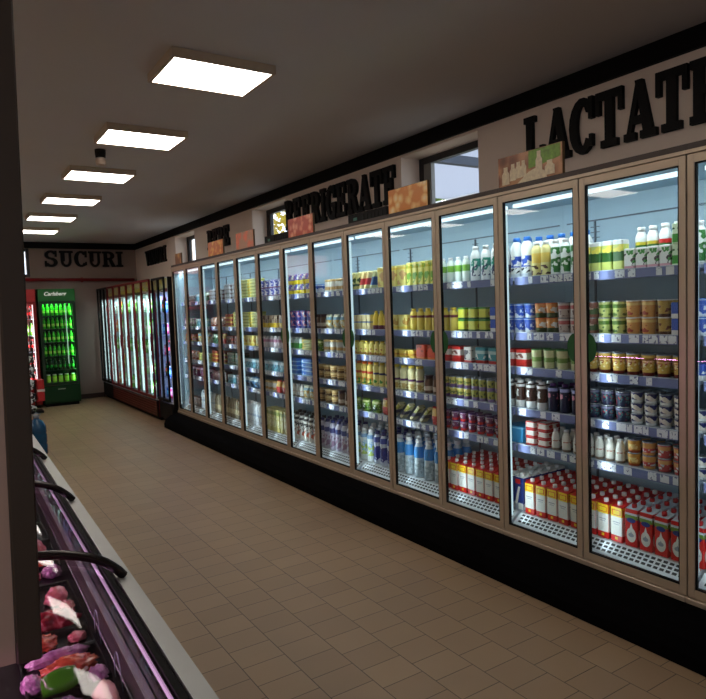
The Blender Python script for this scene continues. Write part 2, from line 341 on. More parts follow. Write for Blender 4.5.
# ------------------------------------------------------------------ slab serif letters
def ringseg(cx, cy, ro, io, a0, a1, n=14):
    a = [math.radians(a0+(a1-a0)*i/n) for i in range(n+1)]
    return [[(cx+ro[0]*math.cos(p), cy+ro[1]*math.sin(p)), (cx+ro[0]*math.cos(q), cy+ro[1]*math.sin(q)), (cx+io[0]*math.cos(q), cy+io[1]*math.sin(q)), (cx+io[0]*math.cos(p), cy+io[1]*math.sin(p))] for p, q in zip(a[:-1], a[1:])]
def R(x0, y0, x1, y1): return [[(x0, y0), (x1, y0), (x1, y1), (x0, y1)]]
G = {
 'L': R(.1,0,.38,1)+R(0,.88,.5,1)+R(0,0,.88,.13)+R(.7,0,.88,.38),
 'A': [[(.07,.1),(.22,.1),(.52,.86),(.40,1)], [(.36,1),(.60,1),(.93,.1),(.62,.1)]]+R(.22,.27,.72,.40)+R(-.02,0,.36,.13)+R(.52,0,1.04,.13),
 'C': ringseg(.5,.5,(.5,.52),(.2,.38),38,322)+R(.76,.60,.92,1.0)+R(.78,.1,.9,.32),
 'T': R(.33,0,.62,1)+R(0,.86,.95,1)+R(0,.60,.15,1)+R(.80,.60,.95,1)+R(.18,0,.77,.13),
 'E': R(.1,0,.38,1)+R(0,.87,.86,1)+R(0,0,.9,.13)+R(.3,.44,.6,.57)+R(.54,.33,.68,.68)+R(.70,.66,.86,1)+R(.74,0,.9,.36),
 'F': R(.1,0,.38,1)+R(0,.87,.86,1)+R(0,0,.52,.13)+R(.3,.44,.6,.57)+R(.54,.33,.68,.68)+R(.70,.64,.86,1),
 'R': R(.1,0,.37,1)+R(0,.87,.45,1)+R(0,0,.48,.13)+R(.3,.45,.45,.58)+ringseg(.45,.725,(.45,.275),(.16,.145),-90,90)+[[(.42,.52),(.68,.52),(.90,.13),(1.0,.0),(.68,.0)]],
 'B': R(.1,0,.37,1)+R(0,.87,.45,1)+R(0,0,.45,.13)+R(.3,.45,.45,.58)+ringseg(.45,.745,(.40,.255),(.14,.125),-90,90)+ringseg(.45,.285,(.46,.285),(.17,.155),-90,90),
 'I': R(.12,0,.40,1)+R(0,.87,.52,1)+R(0,0,.52,.13),
 'G': ringseg(.5,.5,(.5,.52),(.2,.38),42,350)+R(.74,.62,.9,1.0)+R(.66,.0,.92,.46)+R(.5,.36,1.0,.49),
 'S': ringseg(.45,.735,(.42,.285),(.19,.15),15,270)+ringseg(.45,.275,(.45,.295),(.19,.15),-165,90)+R(.72,.62,.86,1.0)+R(.02,0,.16,.36),
 'U': R(.1,.35,.38,1)+R(.66,.35,.84,1)+R(0,.87,.5,1)+R(.52,.87,.96,1)+ringseg(.47,.37,(.37,.39),(.19,.24),180,360),
 'N': R(.08,0,.24,1)+R(.72,0,.88,1)+[[(.06,1),(.36,1),(.88,0),(.62,0)]]+R(-.02,0,.34,.12)+R(.58,.88,1.0,1),
 'V': [[(.04,1),(.34,1),(.62,.1),(.44,0)], [(.44,0),(.6,0),(.92,1),(.76,1)]]+R(-.03,.87,.42,1)+R(.6,.87,1.03,1),
}
WID = {'I': .60, 'L': .92, 'N': 1.04}
def word(text, label, wall, a0, a1, z0, z1):
    """wall 'r': on the right wall reading from Y=a0 down to Y=a1; 'e': on the end wall from x=a0 to x=a1"""
    tot = sum(WID.get(c, 1.0)+0.02 for c in text); s = abs(a1-a0)/tot; pos = 0
    mid = (a0+a1)/2
    root = thing('wall_sign', label, 'sign', (WX-0.002, mid, z0) if wall == 'r' else (mid, YE-0.002, z0), 0, None)
    for c in text:
        m = MB()
        for j, poly in enumerate(G[c]):
            d = 0.030 + 0.0003*j
            if wall == 'r':
                pts = [((a0-mid)-(pos+x)*s, y*(z1-z0)) for x, y in poly]; m.prism(pts, -d, 0, 'x')
            else:
                pts = [((a0-mid)+(pos+x)*s, y*(z1-z0)) for x, y in poly]; m.prism(pts, -d, 0, 'y')
        m.build('letter_'+c.lower(), BLKP, root)
        pos += WID.get(c, 1.0)+0.02
word('LACTATE', 'black slab serif letters LACTATE on the right wall', 'r', 3.09, 1.75, 2.495, 2.825)
word('REFRIGERATE', 'black slab serif letters REFRIGERATE on the right wall', 'r', 6.66, 4.54, 2.49, 2.82)
word('BERE', 'black slab serif letters BERE on the right wall', 'r', 9.18, 8.33, 2.50, 2.78)
word('VINURI', 'black slab serif letters VINURI on the right wall', 'r', 12.5, 11.2, 2.50, 2.78)
word('SUCURI', 'black slab serif letters SUCURI on the end wall', 'e', 1.79, 3.24, 2.545, 2.845)

# ------------------------------------------------------------------ product kinds
def cup_mesh(r0, r1, h, m, lid):
    b = MB(); b.lathe([(r0*0.96, 0), (r0, 0.003), (r1, h-0.006), (r1, h-0.003)], 14)
    c = MB(); c.lathe([(r1*1.06, h-0.003), (r1*1.06, h), (r1*1.02, h+0.002)], 14)
    return b.mesh('cup', m), ('lid', c.mesh('lid', lid))
def bottle_mesh(r, h, m, cap, shoulder=0.72, neck=0.42, handle=False):
    hs = h*shoulder; hn = h*0.9
    b = MB(); b.lathe([(r*0.9, 0), (r, 0.006), (r, hs*0.45), (r*0.94, hs*0.6), (r, hs), (r*0.8, hs+(hn-hs)*0.5), (r*neck, hn), (r*neck, hn+0.004)], 14)
    c = MB(); c.lathe([(r*neck*1.15, hn), (r*neck*1.15, h-0.003), (r*neck*1.05, h)], 12)
    return b.mesh('bottle', m), ('cap', c.mesh('cap', cap))
def jar_mesh(r, h, m, lid):
    b = MB(); b.lathe([(r*0.92, 0), (r, 0.006), (r, h*0.72), (r*0.9, h*0.8), (r*0.9, h*0.82)], 14)
    c = MB(); c.lathe([(r*0.96, h*0.82), (r*0.96, h*0.99), (r*0.92, h)], 14)
    return b.mesh('jar', m), ('lid', c.mesh('lid', lid))
def pack_mesh(w, d, h, m, ch=0.006):
    b = MB(); b.box(-d/2, -w/2, 0, d/2, w/2, h, 0, ch); return b.mesh('pack', m), None
def tub_mesh(w, d, h, m, lid):
    b = MB(); q = 0.88
    vs = []
    for z, k in ((0, q), (h*0.9, 1.0)):
        for x, y in ((-1,-.8),(-.8,-1),(.8,-1),(1,-.8),(1,.8),(.8,1),(-.8,1),(-1,.8)): vs.append((x*d/2*k, y*w/2*k, z))
    b.add(vs, [tuple(range(7,-1,-1)), tuple(range(8,16))]+[(i, (i+1)%8, (i+1)%8+8, i+8) for i in range(8)])
    c = MB(); c.box(-d/2*1.03, -w/2*1.02, h*0.9, d/2*1.03, w/2*1.02, h, 0, 0.008)
    return b.mesh('tub', m), ('lid', c.mesh('lid', lid))
def bag_mesh(w, d, h, m, seed=0):
    b = MB(); nu, nv = 8, 8; vs = []; rn = random.Random(seed)
    for j in range(nv+1):
        v = j/nv; t = math.sin(PI*min(1, 0.12+v*0.88))**0.6 if v > 0 else 0.75
        for i in range(nu*2):
            a = 2*PI*i/(nu*2); ca, sa = math.cos(a), math.sin(a)
            x = d/2*t*abs(ca)**0.6*(1 if ca > 0 else -1)*(0.15 if j == nv else 1)
            y = w/2*abs(sa)**0.5*(1 if sa > 0 else -1)*(0.9+0.1*v)
            vs.append((x+rn.uniform(-.003, .003), y+rn.uniform(-.002, .002), v*h))
    n = nu*2
    fs = [(j*n+i, j*n+(i+1)%n, (j+1)*n+(i+1)%n, (j+1)*n+i) for j in range(nv) for i in range(n)]+[tuple(range(n-1,-1,-1)), tuple(nv*n+i for i in range(n))]
    b.add(vs, fs, 0, True); return b.mesh('bag', m), None
def wedge_mesh(w, d, h, m):
    b = MB(); b.prism([(-d/2, 0), (d/2, 0), (d/2, h), (d/2-0.02, h), (-d/2, h*0.25)], -w/2, w/2, 'y'); return b.mesh('wedge', m), None
def slant_mesh(w, h, m, tilt=0.45):
    b = MB(); M = Matrix.Rotation(tilt, 4, 'X'); b.box(-0.03, -0.014, 0.0, 0.03, 0.014, h, 0, 0.004, M)
    zs = min(v[2] for v in b.v); ym = (min(v[1] for v in b.v)+max(v[1] for v in b.v))/2; b.v = [(x, y-ym, z-zs) for x, y, z in b.v]
    return b.mesh('slanted', m), None
def milk_red(kind):
    """1 litre carton with slanted top; front faces -x"""
    w, d, h = 0.070, 0.070, {'red': .203, 'drop': .210, 'blue': .222}[kind]; zs_ = {'red': .875, 'drop': .905, 'blue': .957}[kind]
    b = MB(); mats = [mat('carton_red', rgb(206, 30, 30), 0.35), mat('carton_white', rgb(226, 226, 220), 0.35), mat('carton_yellow', rgb(240, 206, 40), 0.35), mat('carton_gold', rgb(226, 184, 96), 0.35), mat('carton_dark_blue', rgb(24, 52, 130), 0.35), mat('carton_grey', rgb(150, 158, 172), 0.35), mat('carton_green', rgb(110, 150, 60), 0.35), mat('carton_top', rgb(205, 215, 225), 0.35)]
    body = {'red': 0, 'drop': 0, 'blue': 4}[kind]
    top = {'red': 0, 'drop': 7, 'blue': 1}[kind]
    hb = h*0.93
    b.box(-d/2, -w/2, 0, d/2, w/2, hb, body, 0.003)
    b.prism([(-d/2+0.001, hb-0.001), (d/2-0.001, hb-0.001), (d/2-0.001, h)], -w/2+0.001, w/2-0.001, 'y', top)
    def plate(y0, z0, y1, z1, mi, t=0.0006, side=0):
        z0 *= zs_; z1 = min(z1*zs_, hb-.0006)
        if side == 0: b.box(-d/2-t, y0, z0, -d/2+0.001, y1, z1, mi)
        else: b.box(y0, -w/2-t, z0, y1, -w/2+0.001, z1, mi)
    for sd in (0, 1):
        if kind == 'red':
            plate(-.032, .155, .032, .212, 2, side=sd); plate(-.026, .164, .026, .198, 0, .0009, side=sd); plate(-.021, .168, .021, .194, 2, .0012, side=sd)
            plate(-.033, .04, .033, .155, 1, .0007, side=sd); plate(-.022, .118, .022, .124, 5, .0010, side=sd); plate(-.016, .106, .016, .110, 5, .0010, side=sd)
            plate(-.008, .014, .008, .030, 2, .0009, side=sd)
        elif kind == 'drop':
            plate(-.035, .172, .035, hb-.001, 7, side=sd); plate(-.034, .160, .034, .182, 6, .0007, side=sd)
            pts = []
            for i in range(20):
                a = 2*PI*i/20; pts.append((math.cos(a)*.026, .060+math.sin(a)*.038+(0.026 if i == 5 else 0.0)))
            if sd == 0: b.prism(pts, -d/2-.0010, -d/2+.001, 'x', 1); b.prism([(y*.6, .060+(z-.060)*.28) for y, z in pts], -d/2-.0014, -d/2+.001, 'x', 5)
            else: b.prism(pts, -w/2-.0010, -w/2+.001, 'y', 1)
            el = [(math.cos(2*PI*i/16)*.025, .138+math.sin(2*PI*i/16)*.013) for i in range(16)]
            if sd == 0: b.prism(el, -d/2-.0013, -d/2+.001, 'x', 4)
            else: b.prism(el, -w/2-.0013, -w/2+.001, 'y', 4)
        else:
            plate(-.012, .175, .028, .205, 0, side=sd); 
            plate(-.034, .0, .034, .045, 5, side=sd)
            st = [(-.034, .04), (-.014, .04), (.010, .150), (-.006, .150)]
            if sd == 0: b.prism([(-y, z) for y, z in st], -d/2-.0010, -d/2+.001, 'x', 1)
            plate(-.03, .01, .006, .05, 1, .0013, side=sd)
    c = MB(); c.lathe([(.013, h-.012), (.013, h+.008), (.011, h+.010)], 12, cx=-0.004)
    return b.mesh('milk_carton_'+kind, mats), ('cap', c.mesh('cap', {'red': CAPW, 'drop': CAPR, 'blue': CAPW}[kind]))

K = {}    # key -> (object name, mesh, part, width, depth, height, label words, category)
def kind(key, name, cat, desc, w, d, h, built):
    assert len(desc.split()) <= 5, desc
    me, part = built; me.name = name
    K[key] = (name, me, part, w, d, h, desc, cat)
W_ = rgb(232, 234, 232); RD = rgb(200, 32, 34); BL = rgb(36, 82, 186); NV = rgb(28, 34, 84); GN = rgb(60, 140, 54); LG = rgb(170, 196, 92); YE_ = rgb(236, 208, 84); CR = rgb(238, 226, 160); OR = rgb(226, 130, 56)
PK = rgb(228, 120, 140); BR = rgb(84, 48, 36); PU = rgb(92, 44, 96); TE = rgb(70, 160, 176); SK = rgb(130, 180, 226); BK = rgb(26, 26, 30); GY = rgb(140, 146, 150); GO = rgb(206, 160, 60)
kind('milk', 'milk_carton', 'carton', 'red carton with yellow badge', .074, .074, .235, milk_red('red'))
kind('drop', 'milk_carton', 'carton', 'red carton with white drop', .074, .074, .235, milk_red('drop'))
kind('milkb', 'milk_carton', 'carton', 'navy carton with white stripe', .074, .074, .235, milk_red('blue'))
# bottles
def B(key, desc, w, h, base, bands, cap, blot=None, name='yogurt_bottle', shoulder=0.72, neck=0.42, cat='bottle', blot2=None, scale=30):
    kind(key, name, cat, desc, w, w, h, bottle_mesh(w/2-0.001, h, pack('print_'+key, base, bands, blot, 0.3, scale, len(K)*1.3, blot2), cap, shoulder, neck))
B('kefir', 'tall white bottle, blue cap', .076, .24, W_, [(0.0, .1, rgb(205, 215, 225))], CAPB, (BL, .28, .58, .44), 'kefir_bottle', .74, .5, blot2=(BK, .12, .26, .56))
B('kefirw', 'slim white bottle, navy label', .062, .20, W_, [(.22, .44, BL)], CAPW, (NV, .2, .5, .5), 'kefir_bottle')
B('yelb', 'pale yellow bottle, cow print', .062, .20, rgb(232, 220, 150), [(.42, .72, rgb(232, 200, 96))], CAPW, (BR, .05, .34, .52), 'kefir_bottle', .78, .55)
B('grnb', 'white bottle, green leaf label', .062, .20, W_, [], CAPW, (rgb(40, 116, 44), .08, .85, .49), 'kefir_bottle', .76, .55)
B('grndot', 'small bottle, green spotted label', .056, .17, rgb(222, 232, 222), [(.45, .72, rgb(120, 176, 60))], CAPW, (BK, .12, .32, .56), 'kefir_bottle', .75, .5)
B('sanab', 'white bottle, teal swirl label', .070, .225, W_, [], CAPW, (rgb(40, 140, 120), .2, .7, .53), 'kefir_bottle', .72, .5, blot2=(NV, .15, .5, .58))
B('wcapg', 'white capped bottle, green label', .062, .215, W_, [(.30, .62, rgb(36, 110, 42)), (.62, .70, rgb(210, 190, 60))], CAPW, (rgb(120, 60, 40), .05, .28, .55), 'kefir_bottle', .75, .55)
B('wcapr', 'white capped bottle, red band', .062, .22, W_, [(.28, .60, rgb(36, 110, 42)), (.60, .70, RD)], CAPW, None, 'kefir_bottle', .75, .55)
B('milkgls', 'small white milk bottle', .052, .125, rgb(228, 226, 216), [(.0, .12, rgb(150, 130, 110))], CAPW, (rgb(190, 120, 100), .25, .5, .58), 'milk_bottle', .55, .5)
B('choc', 'brown carton-like bottle, white top', .062, .165, rgb(70, 42, 34), [(.0, .28, W_), (.82, .92, W_)], CAPW, (W_, .45, .8, .56), 'chocolate_milk_bottle', .84, .55)
B('dark', 'dark bottle with pink strip', .060, .165, rgb(28, 30, 60), [(.78, .9, rgb(160, 165, 215))], CAPP, (rgb(220, 130, 150), .2, .7, .60), 'chocolate_milk_bottle', .84, .5)
B('purpb', 'cream bottle with purple band', .070, .19, rgb(232, 222, 170), [(.40, .50, PU)], CAPY, (rgb(190, 160, 90), .05, .3, .55), 'sauce_bottle', .8, .7)
B('redband', 'yellow bottle with red band', .062, .19, rgb(236, 208, 110), [(.52, .64, rgb(200, 70, 40)), (.20, .34, rgb(226, 150, 60))], CAPO, (GN, .05, .3, .58), 'sauce_bottle', .8, .6)
B('blueband', 'yellow bottle with blue band', .062, .19, rgb(238, 222, 140), [(.52, .62, NV)], CAPY, (GN, .1, .3, .55), 'sauce_bottle', .8, .6)
B('yelsm', 'small pale yellow bottle', .058, .115, rgb(234, 216, 120), [(.0, .15, rgb(190, 150, 70))], CAPY, (rgb(180, 110, 60), .1, .5, .6), 'sauce_bottle', .72, .55)
B('yelrd', 'yellow bottle with maroon neck', .060, .16, rgb(240, 216, 96), [(.62, .74, rgb(120, 24, 50))], CAPY, None, 'sauce_bottle', .75, .5)
B('squz', 'yellow squeeze bottle', .060, .15, rgb(242, 212, 70), [(.0, .25, rgb(110, 44, 70))], CAPY, None, 'sauce_bottle', .6, .4)
B('blwat', 'clear bottle with blue shoulder', .082, .285, rgb(200, 214, 222), [(.56, .88, rgb(50, 140, 214))], CAPW, (rgb(160, 176, 186), .0, .5, .52), 'milk_bottle', .7, .5)
B('whgrn', 'white bottle, green blue print', .078, .27, rgb(220, 228, 228), [(.78, .9, rgb(120, 160, 200))], CAPW, (LG, .2, .55, .52), 'milk_bottle', .74, .5, blot2=(SK, .3, .7, .55))
B('whnavy', 'white bottle, navy label', .070, .27, rgb(206, 214, 230), [(.72, .90, rgb(60, 76, 160))], CAPN, (rgb(40, 50, 140), .1, .6, .47), 'milk_bottle', .78, .5)
B('navypk', 'navy topped grey bottle', .074, .27, rgb(190, 186, 204), [(.62, .80, rgb(40, 52, 120))], CAPN, (rgb(150, 120, 150), .1, .55, .52), 'milk_bottle', .75, .5)
B('whclr', 'plain white bottle', .074, .26, rgb(222, 228, 234), [(.4, .5, rgb(170, 190, 215))], CAPW, (rgb(180, 190, 205), .1, .5, .55), 'milk_bottle', .75, .5)
B('brnb', 'brown glass bottle', .066, .26, rgb(128, 116, 92), [(.2, .45, rgb(190, 176, 140))], CAPG, None, 'drink_bottle', .6, .35)
B('whstrp', 'white bottle, black orange print', .074, .265, rgb(224, 222, 216), [(.8, .9, BK)], CAPK, (rgb(190, 80, 50), .1, .5, .56), 'milk_bottle', .76, .5, blot2=(BK, .3, .75, .56))
B('grwt', 'green and white bottle', .060, .12, rgb(206, 220, 214), [(.1, .55, rgb(80, 160, 70))], CAPW, None, 'yogurt_bottle', .7, .5)
B('pnkw', 'pink and white bottle', .060, .12, rgb(226, 214, 220), [(.5, .75, rgb(190, 130, 160))], CAPW, None, 'yogurt_bottle', .7, .5)
# cups
def C(key, desc, w, h, base, bands, lid, blot=None, name='yogurt_cup', blot2=None, scale=34):
    kind(key, name, 'cup', desc, w, w, h, cup_mesh(w*0.40, w*0.47, h, pack('print_'+key, base, bands, blot, 0.35, scale, len(K)*1.1, blot2), lid))
C('cgrn', 'pale green yogurt cup', .074, .083, rgb(196, 204, 120), [(.60, .85, rgb(84, 120, 40))], FOIL, (rgb(90, 120, 50), .1, .5, .56))
C('cor', 'orange yogurt cup', .074, .083, rgb(222, 160, 84), [(.75, .92, rgb(240, 210, 130))], CAPW, (rgb(180, 70, 50), .15, .6, .54))
C('cbrn', 'golden brown yogurt cup', .074, .083, rgb(196, 160, 74), [(.0, .2, rgb(90, 50, 30))], CAPW, (rgb(120, 60, 30), .3, .7, .52))
C('cred', 'reddish green yogurt cup', .074, .083, rgb(150, 90, 76), [(.2, .6, rgb(74, 104, 60))], FOIL, (rgb(210, 180, 160), .4, .8, .55))
C('cblue', 'blue and white cup', .074, .083, rgb(216, 224, 236), [(.70, .95, BL)], CAPB, (BL, .15, .7, .5))
C('corw', 'orange and green labelled cup', .074, .083, rgb(220, 150, 80), [(.0, .35, rgb(60, 80, 40))], CAPO, (W_, .35, .8, .55))
C('cpink', 'pale pink labelled cup', .074, .083, rgb(206, 190, 180), [(.6, .85, rgb(190, 90, 90))], FOIL, (rgb(120, 90, 90), .1, .5, .55))
C('cyel', 'yellow jar-like cup, dark base', .072, .108, rgb(226, 190, 92), [(.0, .17, rgb(110, 34, 24)), (.72, .86, rgb(170, 120, 40))], FOIL, (rgb(176, 90, 40), .3, .65, .54), 'dessert_cup', (rgb(250, 236, 180), .3, .6, .56))
C('ccrm', 'green and cream cup', .070, .108, rgb(222, 222, 170), [(.35, .6, rgb(130, 166, 80))], CAPG, None, 'dessert_cup')
C('cdk', 'dark navy cup, red fruit', .080, .076, rgb(40, 46, 76), [(.8, .95, rgb(120, 120, 150))], FOIL, (rgb(176, 40, 50), .1, .7, .56), 'dessert_cup', (rgb(80, 130, 130), .2, .8, .58))
C('cnw', 'small navy and white cup', .066, .052, rgb(36, 38, 96), [(.0, .28, W_)], FOIL, (rgb(235, 225, 210), .25, .9, .50), 'dessert_cup')
C('copk', 'orange top pink cup', .072, .066, rgb(226, 170, 96), [(.2, .55, rgb(206, 84, 84))], FOIL, (W_, .25, .5, .56), 'dessert_cup')
C('cogd', 'golden orange dessert cup', .072, .066, rgb(222, 164, 70), [(.0, .2, rgb(190, 90, 50))], FOIL, (rgb(250, 225, 150), .3, .7, .55), 'dessert_cup')
C('cprd', 'pink red dessert cup', .072, .066, rgb(206, 92, 88), [(.6, .9, rgb(228, 176, 110))], FOIL, (W_, .2, .6, .55), 'dessert_cup')
C('cyp', 'yellow cup with purple base', .060, .070, rgb(204, 186, 96), [(.0, .3, rgb(110, 80, 130))], FOIL, (rgb(110, 120, 50), .35, .8, .54), 'dessert_cup')
C('cgp', 'olive cup with lilac base', .060, .070, rgb(170, 172, 84), [(.0, .3, rgb(140, 120, 170))], FOIL, (rgb(90, 100, 60), .35, .8, .54), 'dessert_cup')
C('cmix', 'small purple and white cup', .058, .060, rgb(196, 180, 190), [(.0, .3, RD)], CAPP, (rgb(110, 50, 90), .3, .9, .5), 'dessert_cup')
C('chum', 'pale brown spread cup', .078, .062, rgb(206, 182, 150), [(.3, .6, rgb(150, 110, 76))], FOIL, (rgb(110, 76, 50), .1, .8, .56), 'spread_cup')
C('cteal', 'teal and white cup', .078, .062, rgb(206, 214, 214), [(.3, .7, rgb(70, 150, 150))], CAPW, (rgb(60, 90, 90), .1, .5, .56), 'spread_cup')
C('cround', 'round golden pastry tub', .086, .060, rgb(214, 186, 130), [(.5, .7, rgb(180, 140, 80))], mat('lid_gold', rgb(214, 180, 120), .4), (rgb(120, 90, 60), .0, .4, .5), 'spread_cup')
# packs
def P_(key, desc, w, d, h, base, bands, blot=None, name='food_pack', cat='pack', blot2=None, scale=26):
    kind(key, name, cat, desc, w, d, h, pack_mesh(w, d, h, pack('print_'+key, base, bands, blot, 0.4, scale, len(K)*1.7, blot2)))
P_('gycart', 'green and yellow carton', .060, .060, .155, rgb(200, 210, 110), [(.3, .62, rgb(44, 100, 40)), (.85, 1, W_)], (rgb(236, 220, 90), .6, .85, .5), 'drink_carton', 'carton')
P_('cowc', 'short white cow print carton', .058, .06, .105, rgb(228, 228, 220), [(.0, .16, rgb(206, 150, 160))], (rgb(60, 50, 50), .15, .75, .55), 'drink_carton', 'carton', (GN, .3, .9, .6))
P_('gcart', 'green and white stacked carton', .064, .06, .10, rgb(206, 222, 190), [(.1, .5, rgb(70, 150, 60))], (rgb(30, 90, 40), .3, .8, .55), 'drink_carton', 'carton')
P_('ygbox', 'yellow green cheese box', .066, .06, .078, rgb(206, 204, 70), [(.0, .16, rgb(30, 90, 50)), (.86, 1, GN)], (rgb(176, 140, 40), .25, .8, .55), 'cheese_box', 'box')
P_('blbox', 'blue and white box', .066, .06, .078, rgb(52, 96, 200), [(.0, .3, W_)], (W_, .4, .8, .58), 'cheese_box', 'box')
P_('redbag', 'red and white cheese pack', .082, .05, .105, rgb(206, 40, 36), [(.42, .8, rgb(228, 218, 210))], (rgb(120, 70, 60), .5, .75, .58), 'cheese_pack')
P_('tealp', 'teal cheese pack, red base', .084, .05, .105, rgb(70, 150, 160), [(.0, .2, rgb(190, 40, 36)), (.6, .8, rgb(180, 206, 206))], (W_, .3, .6, .58), 'cheese_pack')
P_('whbrn', 'white and brown cheese pack', .078, .05, .105, rgb(206, 200, 192), [(.0, .15, RD)], (rgb(70, 60, 70), .2, .8, .53), 'cheese_pack')
P_('bluebx', 'bright blue box', .15, .10, .10, rgb(40, 140, 196), [(.86, .93, rgb(130, 190, 220))], (rgb(150, 200, 224), .3, .7, .64), 'yogurt_box', 'box', None, 12)
P_('rws', 'red and white snack box', .070, .06, .048, rgb(226, 216, 206), [(.0, .25, rgb(196, 44, 44)), (.85, 1, RD)], (rgb(196, 60, 50), .3, .8, .58), 'cheese_box', 'box')
P_('yelpk', 'wide yellow cheese pack', .105, .05, .16, rgb(238, 222, 130), [(.8, .9, YE_)], (rgb(214, 170, 110), .1, .75, .55), 'cheese_pack', 'pack', None, 16)
P_('yelgn', 'tall yellow green pack', .050, .05, .17, rgb(236, 224, 120), [(.35, .55, rgb(210, 220, 110)), (.75, .85, rgb(206, 190, 50))], (rgb(120, 170, 60), .1, .9, .56), 'cheese_pack')
P_('yelwd', 'wide pale yellow pack', .100, .06, .115, rgb(234, 218, 130), [(.1, .25, YE_)], (rgb(196, 150, 70), .3, .8, .6), 'cheese_pack', 'pack', None, 20)
P_('orred', 'orange red cheese pack', .105, .06, .105, rgb(226, 78, 36), [(.0, .15, rgb(240, 130, 60))], (rgb(160, 60, 30), .5, 1, .52), 'cheese_pack')
P_('bluylw', 'blue pack with yellow base', .085, .06, .095, rgb(70, 80, 170), [(.0, .42, rgb(240, 214, 30))], (W_, .5, .95, .52), 'cheese_pack', 'pack', (PK, .5, .95, .6))
P_('bluprp', 'blue purple and white pack', .085, .06, .085, rgb(84, 92, 170), [(.0, .15, rgb(120, 60, 110))], (rgb(226, 222, 232), .15, .95, .5), 'cheese_pack')
P_('bluwht', 'blue pack with pink print', .085, .06, .085, rgb(50, 56, 150), [], (rgb(222, 222, 236), .25, .95, .52), 'cheese_pack', 'pack', (PK, .3, .9, .6))
P_('brnyel', 'brown pack with yellow base', .085, .06, .13, rgb(160, 140, 116), [(.0, .38, rgb(226, 190, 40))], (rgb(90, 60, 44), .4, .95, .52), 'sausage_pack')
P_('blstk', 'flat blue box', .20, .10, .040, rgb(50, 110, 196), [(.0, .3, rgb(150, 190, 230))], (W_, .3, .9, .64), 'cheese_box', 'box')
P_('ygst', 'flat yellow green tray', .20, .10, .034, rgb(204, 206, 130), [(.4, .6, rgb(130, 150, 50))], (rgb(226, 200, 90), .2, .9, .55), 'cheese_tray', 'tray')
P_('grtr', 'flat grey tray', .20, .10, .045, rgb(170, 172, 178), [(.4, .6, rgb(120, 110, 110))], (rgb(100, 70, 70), .2, .9, .58), 'meat_tray', 'tray')
P_('orst', 'flat orange red tray', .20, .10, .05, rgb(196, 92, 50), [(.0, .3, rgb(206, 190, 90))], (rgb(120, 40, 30), .3, .9, .52), 'meat_tray', 'tray')
P_('rdst', 'flat dark red tray', .20, .10, .05, rgb(120, 44, 36), [(.5, .8, rgb(70, 60, 60))], (rgb(190, 150, 140), .3, .9, .6), 'meat_tray', 'tray')
P_('gnst', 'flat dark green tray', .20, .10, .05, rgb(60, 84, 66), [(.5, .8, rgb(120, 110, 90))], (rgb(200, 200, 190), .3, .9, .62), 'meat_tray', 'tray')
P_('tealst', 'teal and white box', .12, .10, .10, rgb(110, 170, 186), [(.7, 1, rgb(190, 205, 215))], (rgb(60, 90, 120), .1, .7, .56), 'frozen_box', 'box')
P_('pinkst', 'pink purple box', .12, .10, .11, rgb(170, 110, 150), [(.0, .4, rgb(110, 50, 100))], (rgb(230, 200, 214), .3, .95, .55), 'frozen_box', 'box')
P_('ywcart', 'pale yellow carton', .070, .07, .235, rgb(196, 188, 120), [(.75, .9, rgb(140, 150, 80))], (rgb(220, 214, 170), .2, .7, .5), 'drink_carton', 'carton')
P_('dkbox', 'dark red brown box', .09, .08, .12, rgb(84, 52, 54), [(.4, .7, rgb(120, 86, 86))], (rgb(170, 150, 150), .3, .8, .6), 'frozen_box', 'box')
# bags, slanted, wedges, tubs, jars
def S_(key, name, desc, cat, w, d, h, fn, base, bands, blot=None, blot2=None, scale=22):
    kind(key, name, cat, desc, w, d, h, fn(pack('print_'+key, base, bands, blot, 0.3, scale, len(K)*0.9, blot2)))
S_('bagyw', 'cheese_bag', 'white and yellow cheese bag', 'bag', .095, .05, .13, lambda m: bag_mesh(.092, .05, .13, m, 1), rgb(206, 206, 180), [(.6, .8, rgb(120, 160, 180))], (rgb(200, 160, 80), .1, .6, .52))
S_('baggn', 'salad_bag', 'green and white bag', 'bag', .110, .06, .105, lambda m: bag_mesh(.106, .06, .105, m, 2), rgb(110, 150, 50), [(.7, .85, rgb(206, 214, 150))], (rgb(50, 90, 30), .1, .6, .52), (W_, .2, .6, .62))
S_('bagrd', 'snack_bag', 'red and yellow bag', 'bag', .100, .06, .13, lambda m: bag_mesh(.096, .06, .13, m, 3), rgb(206, 60, 60), [(.5, .9, rgb(226, 190, 110))], (rgb(220, 120, 120), .1, .5, .54))
S_('bagor', 'fish_bag', 'orange and pink bag', 'bag', .12, .07, .12, lambda m: bag_mesh(.115, .07, .12, m, 4), rgb(206, 136, 100), [(.1, .3, rgb(150, 60, 50))], (rgb(226, 200, 190), .2, .9, .52))
S_('bagpu', 'berry_bag', 'purple berry bag', 'bag', .14, .08, .13, lambda m: bag_mesh(.135, .08, .13, m, 5), rgb(110, 50, 96), [(.7, .9, rgb(190, 160, 190))], (rgb(60, 30, 60), .1, .7, .52))
S_('bagbl', 'vegetable_bag', 'blue and white bag', 'bag', .12, .07, .12, lambda m: bag_mesh(.115, .07, .12, m, 6), rgb(80, 130, 170), [(.6, .9, rgb(200, 214, 224))], (rgb(30, 44, 70), .1, .6, .55))
S_('baggr', 'vegetable_bag', 'green and teal bag', 'bag', .12, .07, .12, lambda m: bag_mesh(.115, .07, .12, m, 7), rgb(70, 150, 110), [(.6, .9, rgb(200, 220, 206))], (rgb(40, 80, 50), .1, .6, .53))
